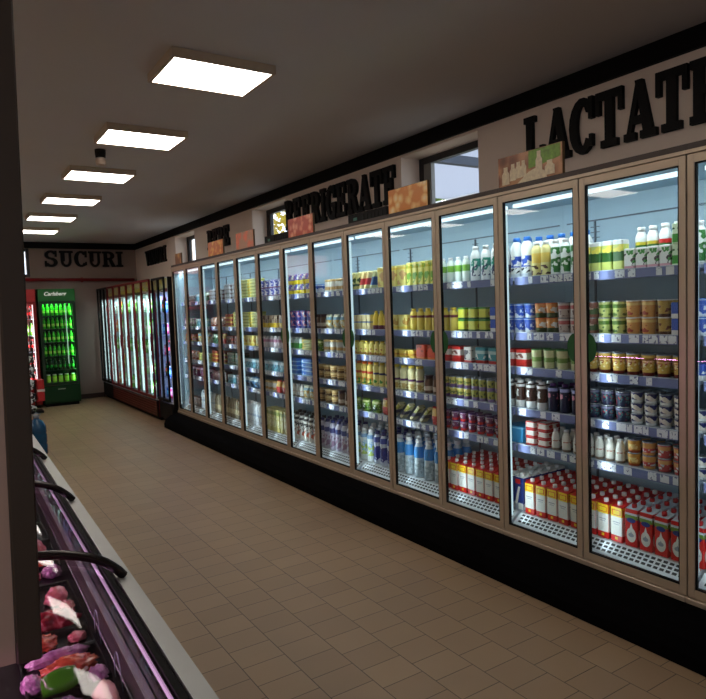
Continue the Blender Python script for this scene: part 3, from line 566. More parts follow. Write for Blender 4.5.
S_('slyr', 'cheese_slices', 'slanted yellow cheese slices', 'pack', .056, .06, .145, lambda m: slant_mesh(.05, .15, m), rgb(234, 222, 150), [(.0, .35, rgb(206, 190, 110))], (rgb(70, 90, 60), .2, .7, .52))
S_('slred', 'cheese_slices', 'slanted red cheese slices', 'pack', .052, .06, .145, lambda m: slant_mesh(.05, .15, m), rgb(232, 214, 150), [(.25, .6, rgb(196, 60, 60))], None)
S_('slblu', 'cheese_slices', 'slanted blue cheese slices', 'pack', .098, .06, .145, lambda m: slant_mesh(.05, .15, m), rgb(222, 220, 170), [(.2, .65, rgb(40, 80, 140))], None)
S_('slsand', 'sandwich_pack', 'slanted striped sandwich pack', 'pack', .112, .06, .125, lambda m: slant_mesh(.07, .15, m, 0.8), rgb(214, 204, 160), [(.25, .5, rgb(60, 54, 76))], (rgb(150, 150, 60), .5, .9, .5))
S_('tubbl', 'cheese_tub', 'blue and white tub', 'tub', .085, .08, .075, lambda m: tub_mesh(.085, .08, .075, m, CAPB), rgb(214, 222, 232), [(.6, .9, rgb(50, 90, 170))], (rgb(60, 90, 170), .3, .8, .55))
S_('tubyb', 'cheese_tub', 'pale tub with blue lid', 'tub', .058, .07, .062, lambda m: tub_mesh(.058, .07, .062, m, CAPB), rgb(226, 210, 160), [], (rgb(190, 110, 90), .1, .8, .56))
S_('tubye', 'butter_tub', 'yellow butter tub', 'tub', .085, .08, .060, lambda m: tub_mesh(.085, .08, .060, m, mat('lid_yellow', rgb(232, 214, 110), .4)), rgb(236, 206, 96), [(.3, .6, rgb(226, 170, 60))], (rgb(190, 120, 40), .2, .6, .58))
S_('jardk', 'spread_jar', 'dark glass spread jar', 'jar', .074, .074, .13, lambda m: jar_mesh(.036, .13, m, mat('lid_dark', rgb(60, 34, 40), .4)), rgb(96, 70, 50), [(.2, .5, rgb(206, 190, 170))], None)
S_('jarwh', 'spread_jar', 'white jar with gold lid', 'jar', .074, .074, .11, lambda m: jar_mesh(.036, .11, m, mat('lid_gold', rgb(214, 180, 120), .4)), rgb(206, 204, 196), [(.2, .5, rgb(190, 150, 90))], None)

ORD = ['first', 'second', 'third', 'fourth', 'fifth', 'sixth', 'seventh', 'eighth', 'ninth', 'tenth', 'eleventh', 'twelfth', 'thirteenth']
SHELVES = ['top shelf', 'second shelf', 'third shelf', 'fourth shelf', 'fifth shelf', 'bottom deck']
SZ = [1.735, 1.406, 1.197, 0.948, 0.726, 0.300]
def doorname(k): return 'rightmost cut-off door' if k < 0 else ORD[k]+' full door from right'
PROTO = {}
def place(key, x, y, z, rz, label, group, cap=True):
    name, me, part, w, d, h, desc, cat = K[key]
    o = link(name, me, None, (x, y, z), rz); tag(o, label, cat, group)
    if part and cap: link(part[0], part[1], o)
    return o
K['gap'] = (None, None, None, .060, .06, .1, '', '')
def fill(k, s, segs, rows=1, cap=True, xo=0.0, pos=''):
    """segs: list of (key, count, stack), in the order seen from left to right = decreasing Y"""
    sh = lambda y: y+(.052*y if y < 6 else max(0, .312*(1-(y-6)/2.9)))
    ya, yb = sh(Y0+PD*k)+.006, sh(Y0+PD*(k+1))-.006
    if k == 12: yb = Y0+PD*13-.04
    segs = [list(g) for g in segs]
    while sum(K[g[0]][3]*g[1] for g in segs) > yb-ya:
        q = max(segs, key=lambda g: (g[1], K[g[0]][3])); q[1] -= 1
    tot = sum(K[g[0]][3]*g[1] for g in segs); gap = (yb-ya-tot)/max(1, sum(g[1] for g in segs))
    y = yb; rn = random.Random(k*31+s)
    seen = {}
    for g in segs:
        key, cnt, st = g[0], g[1], g[2]; rr = g[3] if len(g) > 3 else rows
        name, me, part, w, d, h, desc, cat = K[key]
        for i in range(cnt):
            yc = y-gap/2-w/2; y -= w+gap
            if key == 'gap': continue
            seen[key] = seen.get(key, 0)+1
            for r in range(rr):
                for q in range(st):
                    ph = 0.0
                    if part and part[0] == 'lid': ph = 0.0025
                    x = 2.956+xo+d/2+r*(d+0.006)+rn.uniform(0, .004)
                    if x+d/2 > 3.384: continue
                    z = SZ[s]+q*(h+ph+0.0008)+0.0004
                    if r == 0:
                        lay = '' if st == 1 else (('lower ', 'upper ')[q] if st == 2 else ('lowest ', 'middle ', 'uppermost ', 'highest ', 'top ', 'peak ')[q])
                        lb = '%s%s, %s%s from left, %s, %s' % (lay, desc, pos, ORD[seen[key]-1], SHELVES[s], doorname(k)); gr = None
                    else:
                        lb = '%s behind front row, %s, %s' % (desc, SHELVES[s], doorname(k)); gr = '%s rows behind on %s of %s' % (desc, SHELVES[s], doorname(k))
                        gr = gr.replace(',', '')
                    if gr is None: gr = '%s front row on %s of %s' % (desc.replace(',', ''), SHELVES[s], doorname(k))
                    place(key, x, yc, z, rn.uniform(-.05, .05) if d < .09 else 0, lb, gr, cap)
# far kinds without caps on the smallest copies
D = {
 -1: [[('grnb', 7, 1)], [('cblue', 6, 2)], [('blbox', 7, 1)], [('cnw', 7, 2)], [('cnw', 7, 2)], [('drop', 7, 1, 4)]],
 0: [[('gycart', 4, 1), ('cowc', 4, 1), ('gcart', 1, 2)], [('cred', 1, 2), ('cgrn', 2, 2), ('cor', 2, 2), ('cbrn', 1, 2), ('blbox', 1, 2)], [('cyel', 7, 1)], [('cdk', 3, 2), ('cnw', 4, 3)], [('milkgls', 4, 1), ('cogd', 1, 2), ('copk', 1, 2), ('cprd', 2, 2)], [('milk', 3, 1), ('drop', 4, 1)]],
 1: [[('kefirw', 1, 1), ('kefir', 2, 1), ('yelb', 2, 1), ('grnb', 3, 1)], [('cblue', 3, 2), ('corw', 2, 2), ('cpink', 2, 2)], [('redbag', 2, 1), ('ccrm', 4, 1)], [('choc', 4, 1), ('dark', 3, 1)], [('bluebx', 1, 1), ('rws', 2, 3), ('milkgls', 3, 1)], [('milkb', 2, 1), ('milk', 5, 1)]],
 2: [[('grndot', 4, 1), ('sanab', 3, 1)], [('yelrd', 2, 1), ('ygbox', 3, 2), ('blbox', 1, 2)], [('redbag', 2, 1), ('whbrn', 1, 1), ('tealp', 2, 1)], [('cyp', 4, 2), ('cgp', 4, 2)], [('cmix', 7, 2)], [('milk', 7, 1)]],
 3: [[('yelpk', 2, 1), ('yelgn', 5, 1)], [('yelwd', 2, 1), ('yelrd', 4, 1)], [('tubye', 3, 1), ('orred', 2, 1)], [('purpb', 4, 1), ('jardk', 2, 1)], [('slsand', 4, 1), ('bagrd', 1, 1)], [('blwat', 5, 1)]],
 4: [[('slyr', 3, 1), ('slred', 2, 1), ('slblu', 1, 1), ('yelpk', 1, 1)], [('tubyb', 5, 2), ('squz', 3, 1)], [('yelsm', 8, 1)], [('redband', 4, 1), ('blueband', 3, 1)], [('baggn', 3, 1), ('bagrd', 1, 1)], [('whgrn', 3, 1), ('whnavy', 3, 1)]],
 5: [[('tubbl', 2, 1), ('jarwh', 4, 1)], [('jardk', 2, 1), ('bagyw', 3, 1)], [('baggn', 1, 1), ('jarwh', 4, 1)], [('cround', 5, 2)], [('cround', 3, 2), ('jardk', 2, 1)], [('navypk', 6, 1)]],
 6: [[('bluylw', 5, 2)], [('bluwht', 5, 2)], [('grwt', 4, 1), ('ygst', 1, 3)], [('blstk', 2, 4)], [('milkgls', 4, 1), ('bagyw', 2, 1)], [('whstrp', 6, 1)]],
 7: [[('bluprp', 5, 2)], [('brnyel', 5, 1)], [('pnkw', 6, 1)], [('tealst', 4, 1)], [('jarwh', 3, 1), ('bagrd', 2, 1)], [('ywcart', 6, 1)]],
 8: [[('ygst', 2, 6)], [('ygst', 2, 5)], [('yelwd', 4, 1)], [('tealst', 4, 1)], [('bagbl', 4, 1)], [('whclr', 6, 1)]],
 9: [[('grtr', 2, 4)], [('orst', 1, 3), ('ygst', 1, 5)], [('rdst', 2, 2)], [('gnst', 2, 3)], [('tealst', 2, 1), ('dkbox', 2, 1)], [('brnb', 6, 1)]],
 10: [[('grtr', 2, 3)], [('bagor', 4, 1)], [('baggr', 2, 1), ('bagrd', 2, 1)], [('orst', 2, 3)], [('dkbox', 5, 1)], [('brnb', 6, 1)]],
 11: [[('tealst', 2, 1), ('baggr', 2, 1)], [('tealst', 4, 1)], [('bagyw', 4, 1)], [('ygst', 2, 3)], [('bagpu', 3, 1)], [('whclr', 6, 1)]],
 12: [[('grtr', 2, 2)], [('pinkst', 3, 1)], [('orst', 2, 2)], [('bagor', 3, 1)], [('bagpu', 3, 1)], [('dkbox', 5, 1)]],
}
ROWS = {-1: [1,1,1,1,1,4], 0: [1,2,2,2,2,5], 1: [1,2,2,2,2,5], 2: [1,2,2,2,2,5], 3: [1,2,1,1,1,5], 4: [1,1,1,1,1,4], 5: [1,1,1,1,1,3], 6: [1]*5+[2], 7: [1]*5+[2]}
for k, shelves in D.items():
    for s, segs in enumerate(shelves):
        fill(k, s, segs, ROWS.get(k, [1]*6)[s], k < 9)

fill(0, 0, [('gap', 4, 1), ('wcapg', 2, 1), ('wcapr', 3, 1)], 1, True, .085, 'back ')
fill(1, 0, [('kefir', 7, 1)], 1, True, .088, 'back ')
# ------------------------------------------------------------------ glass door cooler units
UNITS = [(-2, -1, 'rightmost glass door cooler unit, mostly outside the frame', [-1]),
         (0, 1, 'glass door cooler unit with red milk cartons under LACTATE letters', [1]),
         (2, 4, 'glass door cooler unit below the nearest wall window', [3, 4]),
         (5, 6, 'glass door cooler unit under the REFRIGERATE letters', [6]),
         (7, 8, 'glass door cooler unit below the second wall window', [8]),
         (9, 10, 'glass door cooler unit near the BERE letters', [10]),
         (11, 12, 'farthest pale framed glass door cooler unit, beside the blue-lit cooler', [12])]
SLOTM = mat('grille_white', rgb(214, 220, 226), 0.4); SLOTD = mat('grille_slot', rgb(24, 28, 36), 0.6)
for a, bb, lab, leds in UNITS:
    ya, yb = Y0+PD*a, Y0+PD*(bb+1); L = yb-ya
    t = thing('display_cooler', lab, 'cooler', (DX, ya, 0), 0, 'glass door coolers along the right wall')
    def X(x): return x-DX
    g = 0.0006
    c = MB()
    c.box(X(3.40), g, .05, X(WX-0.002), L-g, 2.25, 0)                    # back
    c.box(X(2.86), g, 2.19, X(3.40), L-g, 2.25, 0)                       # top
    c.box(X(2.86), g, .03, X(3.40), L-g, .24, 0)                        # floor of the case
    if a == -2: c.box(X(2.86), g, .24, X(3.40), .03, 2.19, 0)
    if bb == 12: c.box(X(2.86), L-.03, .24, X(3.40), L-g, 2.19, 0)
    c.build('cabinet', INNER, t)
    h = MB(); h.box(X(2.818), g, 2.229, X(3.45), L-g, 2.258, 0)
    h.build('top_cover', mat('cover_dark', rgb(58, 44, 38), .5), t)
    MB().box(X(2.806), g, 2.2125, X(2.86), L-g, 2.2285).build('header_rail', SILVER, t)
    MB().box(X(2.800), g, .188, X(2.86), L-g, .2135, 0, .004).build('lower_rail', SILVER, t)
    MB().prism([(X(2.86), .1875), (X(2.795), .1875), (X(2.70), .165), (X(2.625), .115), (X(2.60), .06), (X(2.60), .001), (X(2.86), .001)], g, L-g, 'y').build('bumper_base', BLKM, t)
    fr = MB(); fr.box(X(2.842), g, .2145, X(2.8595), L-g, .245); fr.box(X(2.842), g, 2.185, X(2.8595), L-g, 2.2115)
    for k in range(a, bb+2):
        y = Y0+PD*k-ya; fr.box(X(2.842), max(g, y-.012), .245, X(2.854), min(L-g, y+.012), 2.185)
    fr.build('door_surround', mat('surround_dark', rgb(70, 62, 56), .5, .3), t)
    # deck with air grille
    gr = MB(); gr.prism([(X(2.88), .24), (X(2.88), .245), (X(2.945), .296), (X(3.39), .299), (X(3.39), .24)], .01, L-.01, 'y', 0)
    n = int(L/.034); sl = math.atan2(.051, .065)
    for i in range(n):
        yc = .03+(L-.06)*(i+.5)/n
        for q in range(3):
            u = .2+.28*q; xx = 2.88+.065*u; zz = .245+.051*u
            M = Matrix.Translation((X(xx), yc, zz)) @ Matrix.Rotation(-sl, 4, 'Y')
            gr.box(0, -.012, -.002, .014, .010, .0012, 1, 0, M)
    gr.build('air_grille', [SLOTM, SLOTD], t)
    rn = random.Random(a+50)
    for s in range(5):
        z = SZ[s]
        sh = MB().box(X(2.945), .012, z-.018, X(3.395), L-.012, z-.0008).build('shelf', SHELFM, t)
        r = MB(); r.box(X(2.930), .012, z-.045, X(2.9445), L-.012, z+.003, 0, .002)
        y = .05
        while y < L-.08:
            wd = rn.choice([.03, .04, .045, .055]); 
            if rn.random() < .74: r.box(X(2.9283), y, z-.040, X(2.931), y+wd, z-.001, 1)
            y += wd+rn.choice([.004, .01, .02, .045])
        r.box(X(2.9285), .012, z+.0005, X(2.9445), L-.012, z+.004, 2)
        r.build('price_rail', [RAILB, TAGM, mat('rail_edge', rgb(190, 200, 215), .3)], sh)
    MB().box(X(3.392), .03, 2.062, X(3.3995), L-.03, 2.070).build('back_seam', mat('upright_grey', rgb(88, 98, 108), .5), t)
    for y in (1.62, 2.504, 3.536, 4.315, 5.122, 5.95, 6.8, 7.6, 8.4):
        y -= ya
        if not .03 < y < L-.03: continue
        u = MB(); u.box(X(3.390), y-.005, .3, X(3.3995), y+.005, 2.06, 0)
        for i in range(8):
            for sg in (-1, 1): u.box(X(3.392), y+sg*.012, 1.80+i*.032, X(3.3995), y+sg*.030, 1.805+i*.032, 0)
        u.build('upright', mat('upright_grey', rgb(88, 98, 108), .5), t)
    MB().box(X(2.905), .03, 2.145, X(2.935), L-.03, 2.165, 0, .004).build('led_tube', LEDW, t)
    area('cooler_top_light', (X(2.93), L/2, 2.14), L-.08, .03, 4.2*(L/1.13), (0.80, 0.93, 1.0), (0.45, 0, -1), t)
    for k in leds:
        y = Y0+PD*(k+1)-ya-.040
        yl = (Y0+PD*(k+1)-.036)*1.014-ya; yl = min(yl, L-.016)
        MB().box(X(2.856), yl-.011, .30, X(2.870), yl+.008, 2.12, 0, .004).build('led_tube', LEDV, t)
    for k in range(a, bb+1):
        y = Y0+PD*(k+1)-ya-.040
        area('cooler_side_light', (X(2.892), y-.02, 1.15), .02, 1.75, 1.15, (0.80, 0.93, 1.0), (1, -.35, 0), t)
    for k in range(a, bb+1):
        y0 = Y0+PD*k-ya+.003; y1 = Y0+PD*(k+1)-ya-.003
        d = MB(); e = .033
        d.box(X(DX), y0, .217, X(2.838), y0+e, 2.210, 0, .003); d.box(X(DX), y1-e, .217, X(2.838), y1, 2.210, 0, .003)
        d.box(X(DX)+.0005, y0+e-.001, .217, X(2.838), y1-e+.001, .217+e+.006, 0); d.box(X(DX)+.0005, y0+e-.001, 2.210-e-.006, X(2.838), y1-e+.001, 2.210, 0)
        for (p, q, r_, s_) in ((y0+e, .217+e+.006, y0+e+.006, 2.210-e-.006), (y1-e-.006, .217+e+.006, y1-e, 2.210-e-.006), (y0+e, .217+e+.006, y1-e, .217+e+.012), (y0+e, 2.210-e-.012, y1-e, 2.210-e-.006)):
            d.box(X(2.8185), p, q, X(2.836), r_, s_, 1)
        dr = d.build('door', [SILVER, BLKP], t)
        MB().box(X(2.824), y0+e, .217+e+.006, X(2.830), y1-e, 2.210-e-.006).build('glass', GLASSM, dr)
        # half of the round green sticker at the meeting edge
        left = (k % 2 == 0); yy = y1-e-.007 if left else y0+e+.007; sg = -1 if left else 1
        pts = [(yy+sg*math.cos(q)*.048, 1.34+math.sin(q)*.075) for q in [PI/2-PI*i/12 for i in range(13)]]
        if 0 <= k < 9: MB().prism(pts, X(2.8232), X(2.8238), 'x').build('round_sticker', GREEND, dr)

# ------------------------------------------------------------------ boards and boxes on top of the coolers
def photo_mat(name, ca, cb, cc, scale):
    k = NT(name); b = k.n('ShaderNodeBsdfPrincipled'); k.l(b.outputs[0], k.out.inputs[0]); b.inputs['Roughness'].default_value = .35
    tc = k.n('ShaderNodeTexCoord'); v = k.n('ShaderNodeTexVoronoi'); v.inputs['Scale'].default_value = scale; nz = k.n('ShaderNodeTexNoise'); nz.inputs['Scale'].default_value = scale*1.5
    k.l(tc.outputs['Object'], v.inputs['Vector']); k.l(tc.outputs['Object'], nz.inputs['Vector'])
    r = k.n('ShaderNodeValToRGB'); r.color_ramp.elements[0].color = ca; r.color_ramp.elements[1].color = cb; r.color_ramp.elements[1].position = .55
    e = r.color_ramp.elements.new(.3); e.color = cc
    ad = k.n('ShaderNodeMath', operation='MULTIPLY'); k.l(v.outputs['Distance'], ad.inputs[0]); 
    mm = k.n('ShaderNodeMath', operation='ADD'); mm.inputs[1].default_value = .45; k.l(nz.outputs['Fac'], mm.inputs[0]); k.l(mm.outputs[0], ad.inputs[1])
    k.l(ad.outputs[0], r.inputs[0]); k.l(r.outputs[0], b.inputs['Base Color']); return k.m
EDGE = mat('board_edge', rgb(120, 92, 60), .6)
def board(label, ya, yb, h, m, extra=None):
    t = thing('picture_board', label, 'picture', (2.885, (ya+yb)/2, 2.2585), 0, 'food picture boards standing on the coolers')
    w = (yb-ya)/2; o = MB().box(0, -w, 0, .018, w, h, 0).build('panel', EDGE, t)
    p = MB().box(-.0015, -w+.002, .002, -.0002, w-.002, h-.002).build('print', m, t)
    if extra: extra(t, w, h)
def dairy(t, w, h):
    def q(name, polys, m):
        b = MB()
        for p in polys: b.prism([(-(u*2-1)*w*.985, v*h) for u, v in p], -.0026, -.0016, 'x')
        b.build(name, m, t)
    q('printed_leaves', [[(.50,.45),(.72,.5),(.98,.6),(.98,.98),(.50,.98)]], mat('print_green', rgb(110, 150, 40), .4, 0, .8, 40))
    b = MB()
    def jug(u, v, rw, hh, d): return [(-( (u+dx*rw)*2-1)*w, (v+dz*hh)*h) for dx, dz in ((-.5,0),(.5,0),(.5,.6),(.28,.75),(.28,1),(-.28,1),(-.28,.75),(-.5,.6))]
    for i, (u, v, rw, hh) in enumerate([(.13,.12,.12,.55),(.25,.2,.1,.52),(.34,.24,.1,.5),(.42,.25,.09,.5),(.66,.25,.10,.66),(.82,.14,.14,.42)]):
        b.prism(jug(u, v, rw, hh, 0), -.0034-.0001*i, -.0027, 'x')
    b.prism([(-(u*2-1)*w, v*h) for u, v in [(.3,.05),(.78,.08),(.74,.3),(.6,.42),(.5,.36)]], -.0031, -.0027, 'x')
    b.build('printed_jars', mat('print_cream', rgb(236, 206, 170), .4, 0, .4, 60), t)
board('picture board of milk jars and bottles below the LACTATE L', 2.325, 2.795, .185, photo_mat('photo_dairy', rgb(76, 40, 24), rgb(196, 140, 96), rgb(140, 84, 52), 9), dairy)
board('picture board of golden chicken pieces beside the nearest window', 3.455, 3.91, .185, photo_mat('photo_gold', rgb(255, 236, 190), rgb(226, 136, 44), rgb(250, 200, 120), 13))
board('picture board of sliced red salami below the letter F', 5.05, 5.53, .185, photo_mat('photo_salami', rgb(255, 200, 160), rgb(206, 76, 44), rgb(240, 140, 104), 14))
board('picture board of orange raw meat beside the second window', 6.33, 6.80, .195, photo_mat('photo_raw', rgb(255, 150, 100), rgb(206, 140, 100), rgb(246, 110, 66), 8))
board('picture board of orange snacks below the BERE letters', 7.19, 7.68, .185, photo_mat('photo_orange', rgb(255, 220, 120), rgb(230, 120, 30), rgb(252, 170, 60), 16))
board('farthest picture board, narrow tan one at cooler row end', 8.72, 8.98, .16, photo_mat('photo_tan', rgb(236, 190, 130), rgb(140, 90, 50), rgb(196, 140, 80), 8))
def blackbox(label, ya, yb, h):
    t = thing('control_box', label, 'box', (2.90, (ya+yb)/2, 2.2585)); w = (yb-ya)/2
    MB().box(0, -w, 0, .30, w, h, 0, .008).build('case', BLKP, t)
    MB().box(-.004, w-.14, h*.35, .001, w-.09, h*.62).build('display', mat('green_display', rgb(40, 110, 90), .3), t)
    v = MB()
    for i in range(6): v.box(-.003, -w+.05+i*.05, h*.25, .001, -w+.08+i*.05, h*.75)
    v.build('vent', mat('vent_dark', rgb(6, 6, 6), .8), t)
blackbox('flat black box on the coolers below the letters RATE', 3.96, 4.50, .085)
blackbox('flat black box on the coolers under the second window', 5.56, 6.10, .085)

# ------------------------------------------------------------------ drinks coolers deeper in the room
CANP = {}
def canb(key, r, h, base, bands, cap, blot=None, neck=.4, shoulder=.6):
    me, part = bottle_mesh(r, h, pack('drink_'+key, base, bands, blot, .25, 30, 3), cap, shoulder, neck); me.name = 'drink_bottle'; CANP[key] = (me, part)
canb('green', .030, .215, rgb(60, 190, 40), [(.25, .5, rgb(170, 230, 90))], CAPG)
canb('dgreen', .030, .215, rgb(14, 60, 20), [(.25, .5, rgb(30, 150, 40))], CAPG)
canb('ygreen', .042, .18, rgb(150, 220, 60), [(.3, .8, rgb(190, 240, 90))], CAPW, None, .7, .8)
canb('cola', .032, .22, rgb(40, 14, 12), [(.35, .6, rgb(210, 20, 26))], CAPR)
canb('lime', .032, .22, rgb(110, 190, 60), [(.35, .6, rgb(220, 240, 190))], CAPG)
canb('pale', .032, .22, rgb(190, 220, 206), [(.35, .6, rgb(230, 240, 236))], CAPW)
canb('orange', .032, .22, rgb(226, 130, 40), [(.35, .6, rgb(240, 220, 180))], CAPO)
canb('pink', .032, .16, rgb(206, 70, 110), [(.3, .7, rgb(240, 160, 180))], FOIL, None, .85, .9)
canb('blue', .032, .16, rgb(40, 110, 180), [(.3, .7, rgb(120, 210, 220))], FOIL, None, .85, .9)
def drink(key, x, y, z, label, group):
    me, part = CANP[key]; o = link('drink_bottle', me, None, (x, y, z)); tag(o, label, 'bottle', group); link(part[0], part[1], o); return o
def drinks_cooler(label, x0, y0, y1, nd, frame, head, base, litcol, rows, rowlab, louver=False, power=5, tube=2.2):
    """cooler along the right wall whose doors face -x; y0..y1 along the wall"""
    L = y1-y0; t = thing('drinks_cooler', label, 'cooler', (x0, y0, 0), 0, None); dp = 0.64; H = 2.11; bz = .33
    c = MB(); c.box(dp-.04, 0, .05, dp, L, H, 0); c.box(.03, 0, bz-.03, dp-.04, L, bz, 0); c.box(.03, 0, H-.04, dp-.04, L, H, 0); c.box(.03, 0, bz, dp-.04, .025, H-.04, 0); c.box(.03, L-.025, bz, dp-.04, L, H-.04, 0)
    c.box(.03, -.004, .05, dp, -.0005, H, 1)
    c.build('cabinet', [mat('drinks_liner', rgb(214, 222, 226), .5), frame], t)
    b = MB(); b.box(.0, 0, .06, .6, L, bz-.03, 0); b.box(.05, 0, .0005, .58, L, .06, 1)
    if louver:
        n = int(L/.075)
        for r in range(6):
            for i in range(n): b.box(-.010, .02+i*L/n, .075+r*.038, .002, .02+i*L/n+.055, .098+r*.038, 2)
    b.build('base_panel', [base, BLACK, mat('louver_rust', rgb(96, 30, 22), .45)], t)
    MB().box(-.002, .01, 1.90, .03, L-.01, H-.02).build('header', head, t)
    dw = L/nd
    for i in range(nd):
        a0 = i*dw+.003; a1 = (i+1)*dw-.003; e = .022; d = MB()
        d.box(-.03, a0, bz, -.003, a0+e, H, 0); d.box(-.03, a1-e, bz, -.003, a1, H, 0); d.box(-.03, a0+e, bz, -.003, a1-e, bz+.04, 0); d.box(-.03, a0+e, H-.03, -.003, a1-e, H, 0)
        o = d.build('door', frame, t); MB().box(-.018, a0+e, bz+.04, -.012, a1-e, H-.03).build('glass', GLASSM, o)
        if nd == 2 and frame is REDF: MB().box(-.042, a0+.004, 1.05, -.031, a0+.014, 1.25).build('handle', frame, o)
        MB().box(.035, a1-e-.075, bz+.05, .05, a1-e-.030, 1.88).build('led_tube', emis('led_%s' % litcol[0], litcol[1], tube), t)
    area('drinks_light', (.06, L/2, 1.85), L-.1, .03, power*L, litcol[1][:3], (.5, 0, -1), t)
    area('drinks_light', (.045, L/2, 1.1), .03, 1.4, power*.7*L, litcol[1][:3], (1, 0, 0), t)
    zs = [bz+.02+.315*i for i in range(5)]
    for j, z in enumerate(zs):
        MB().box(.06, .03, z-.012, dp-.05, L-.03, z-.0006).build('shelf', SHELFM, t)
        n = int((L-.08)/.078)
        for i in range(n):
            key = rows[(j+i//4) % len(rows)]
            yy = y0+.05+(L-.1)*(i+.5)/n
            drink(key, x0+.12, yy, z, '%s on its %s shelf from bottom, %s from right' % (rowlab, ORD[j], ORD[i] if i < 13 else 'last'), rowlab+' bottles')
REDF = mat('red_frame', rgb(104, 14, 20), .5, spec=.3); REDB = mat('maroon_base', rgb(36, 8, 10), .6, spec=.2); SIGN = pack('cream_header', rgb(206, 196, 140), [(.0, .25, rgb(110, 40, 40))], (rgb(236, 206, 60), .2, .9, .56), .4, 9)
SIGN2 = mat('black_header', rgb(26, 26, 28), .4)
ROWX = 2.70
COOLC = ('cool', (0.72, 0.95, 0.95, 1)); BLUC = ('blue', (0.42, 0.52, 1.0, 1)); GRNC = ('green', (0.25, 1.0, 0.3, 1))
drinks_cooler('black drinks cooler with blue light beside the pale cooler row', 2.735, 9.02, 9.615, 2, BLKP, SIGN, BLKP, BLUC, ['pink', 'blue', 'cola'], 'can in blue-lit cooler', power=7, tube=2.4)
drinks_cooler('nearest red drinks cooler with louvred base', ROWX, 9.625, 10.545, 2, REDF, SIGN, REDB, COOLC, ['pale', 'lime', 'pale'], 'bottle in nearest red cooler', True, 6)
drinks_cooler('middle red drinks cooler with louvred base', ROWX, 10.555, 11.475, 2, REDF, SIGN, REDB, COOLC, ['lime', 'pale'], 'bottle in middle red cooler', True, 6)
drinks_cooler('farthest red drinks cooler with louvred base', ROWX, 11.485, 12.405, 2, REDF, SIGN, REDB, COOLC, ['pale', 'lime', 'orange'], 'bottle in farthest red cooler', True, 6)
drinks_cooler('black drinks cooler in the corner by the end wall', ROWX, 12.415, 13.25, 3, BLKP, SIGN2, BLKP, COOLC, ['pale', 'cola'], 'bottle in black corner cooler', False, 5, 1.6)

# ---- coolers standing against the end wall (doors face -y)
def end_cooler(name, label, x0, x1, yf, body, head, litcol, power, door_m):
    L = x1-x0; t = thing(name, label, 'cooler', (x0, yf, 0)); dp = YE-yf-.06; H = 2.10; bz = .36
    c = MB(); c.box(0, .04, .05, L, dp, bz, 0); c.box(0, dp-.04, bz, L, dp, H, 0); c.box(0, .04, bz, .03, dp-.04, H, 0); c.box(L-.03, .04, bz, L, dp-.04, H, 0); c.box(.03, .04, H-.22, L-.03, dp-.04, H, 0)
    c.box(.03, .05, .0005, L-.03, dp-.05, .05, 1)
    c.build('cabinet', [body, BLACK], t)
    MB().box(0, 0, 1.885, L, .0395, H, 0, .006).build('header', head, t)
    MB().box(.0, .005, .08, L, .0395, .375, 0, .006).build('base_panel', body, t)
    e = .05; d = MB(); d.box(.003, -.005, .38, e, .0395, 1.88); d.box(L-e, -.005, .38, L-.003, .0395, 1.88); d.box(e, -.005, .38, L-e, .0395, .43); d.box(e, -.005, 1.84, L-e, .0395, 1.88)
    o = d.build('door', door_m, t); MB().box(e, .01, .43, L-e, .016, 1.84).build('glass', GLASSM, o)
    area('end_cooler_light', (L/2, .08, 1.86), L-.12, .03, power, litcol[1][:3], (0, .5, -1), t)
    area('end_cooler_light', (L-.05, .06, 1.1), .02, 1.3, power*.8, litcol[1][:3], (-.4, 1, 0), t)
    return t, L
GRNB = mat('green_enamel', rgb(8, 52, 24), .45, spec=.3); GRNH = mat('green_header', rgb(14, 90, 34), .45, emit=.04, ecol=rgb(20, 128, 44))
YF = 12.55; CX0, CX1 = 1.545, 2.155
t, L = end_cooler('beer_cooler', 'green beer cooler with white script on its header', CX0, CX1, YF, GRNB, GRNH, GRNC, 3.0, mat('dark_green_frame', rgb(10, 44, 20), .4))
def text_mesh(s, size, depth, shear=0.0, bold=0.0):
    cu = bpy.data.curves.new('lettering', 'FONT'); cu.body = s; cu.size = size; cu.extrude = depth; cu.shear = shear; cu.offset = bold; cu.align_x = 'CENTER'
    o = bpy.data.objects.new('lettering', cu); COL.objects.link(o); bpy.context.view_layer.update()
    me = bpy.data.meshes.new_from_object(o.evaluated_get(bpy.context.evaluated_depsgraph_get())); bpy.data.objects.remove(o); return me
me = text_mesh('Carlsberg', .092, .002, .3, .0026); me.materials.append(mat('white_lettering', rgb(235, 240, 235), .4, emit=.25, ecol=WHITE))
o = link('header_lettering', me, t, (L/2-.03, -.003, 1.985)); o.rotation_euler = (PI/2, 0, 0)
MB().box(L*.38, -.008, .30, L*.58, .004, .315).build('badge', mat('badge_silver', rgb(150, 160, 150), .3), t)
o = MB().box(L-.052, -.016, 1.0, L-.030, -.0055, 1.35).build('handle', BLKP, t)
MB().box(L-.17, .045, .75, L-.155, .055, 1.80).build('led_tube', emis('led_green_white', (.7, 1, .8, 1), .5), t)
for j, z in enumerate([.40, .65, .90, 1.15, 1.39, 1.63]):
    key = ['ygreen', 'dgreen', 'green', 'green', 'green', 'green'][j]
    MB().box(.035, .07, z-.012, L-.035, .60, z-.0006).build('shelf', mat('dark_shelf', rgb(30, 60, 36), .5), t)
    n = 7 if key != 'ygreen' else 5
    for i in range(n):
        o = drink(key, CX0+.05+(L-.1)*(i+.5)/n, YF+.12, z, '%s bottle on green beer cooler %s shelf from bottom, %s from left' % ('green' if key != 'dgreen' else 'dark green', ORD[j], ORD[i]), 'green bottles in the beer cooler')
        s = .95; o.scale = (s, s, s)
REDH = mat('red_header', rgb(170, 30, 34), .4)
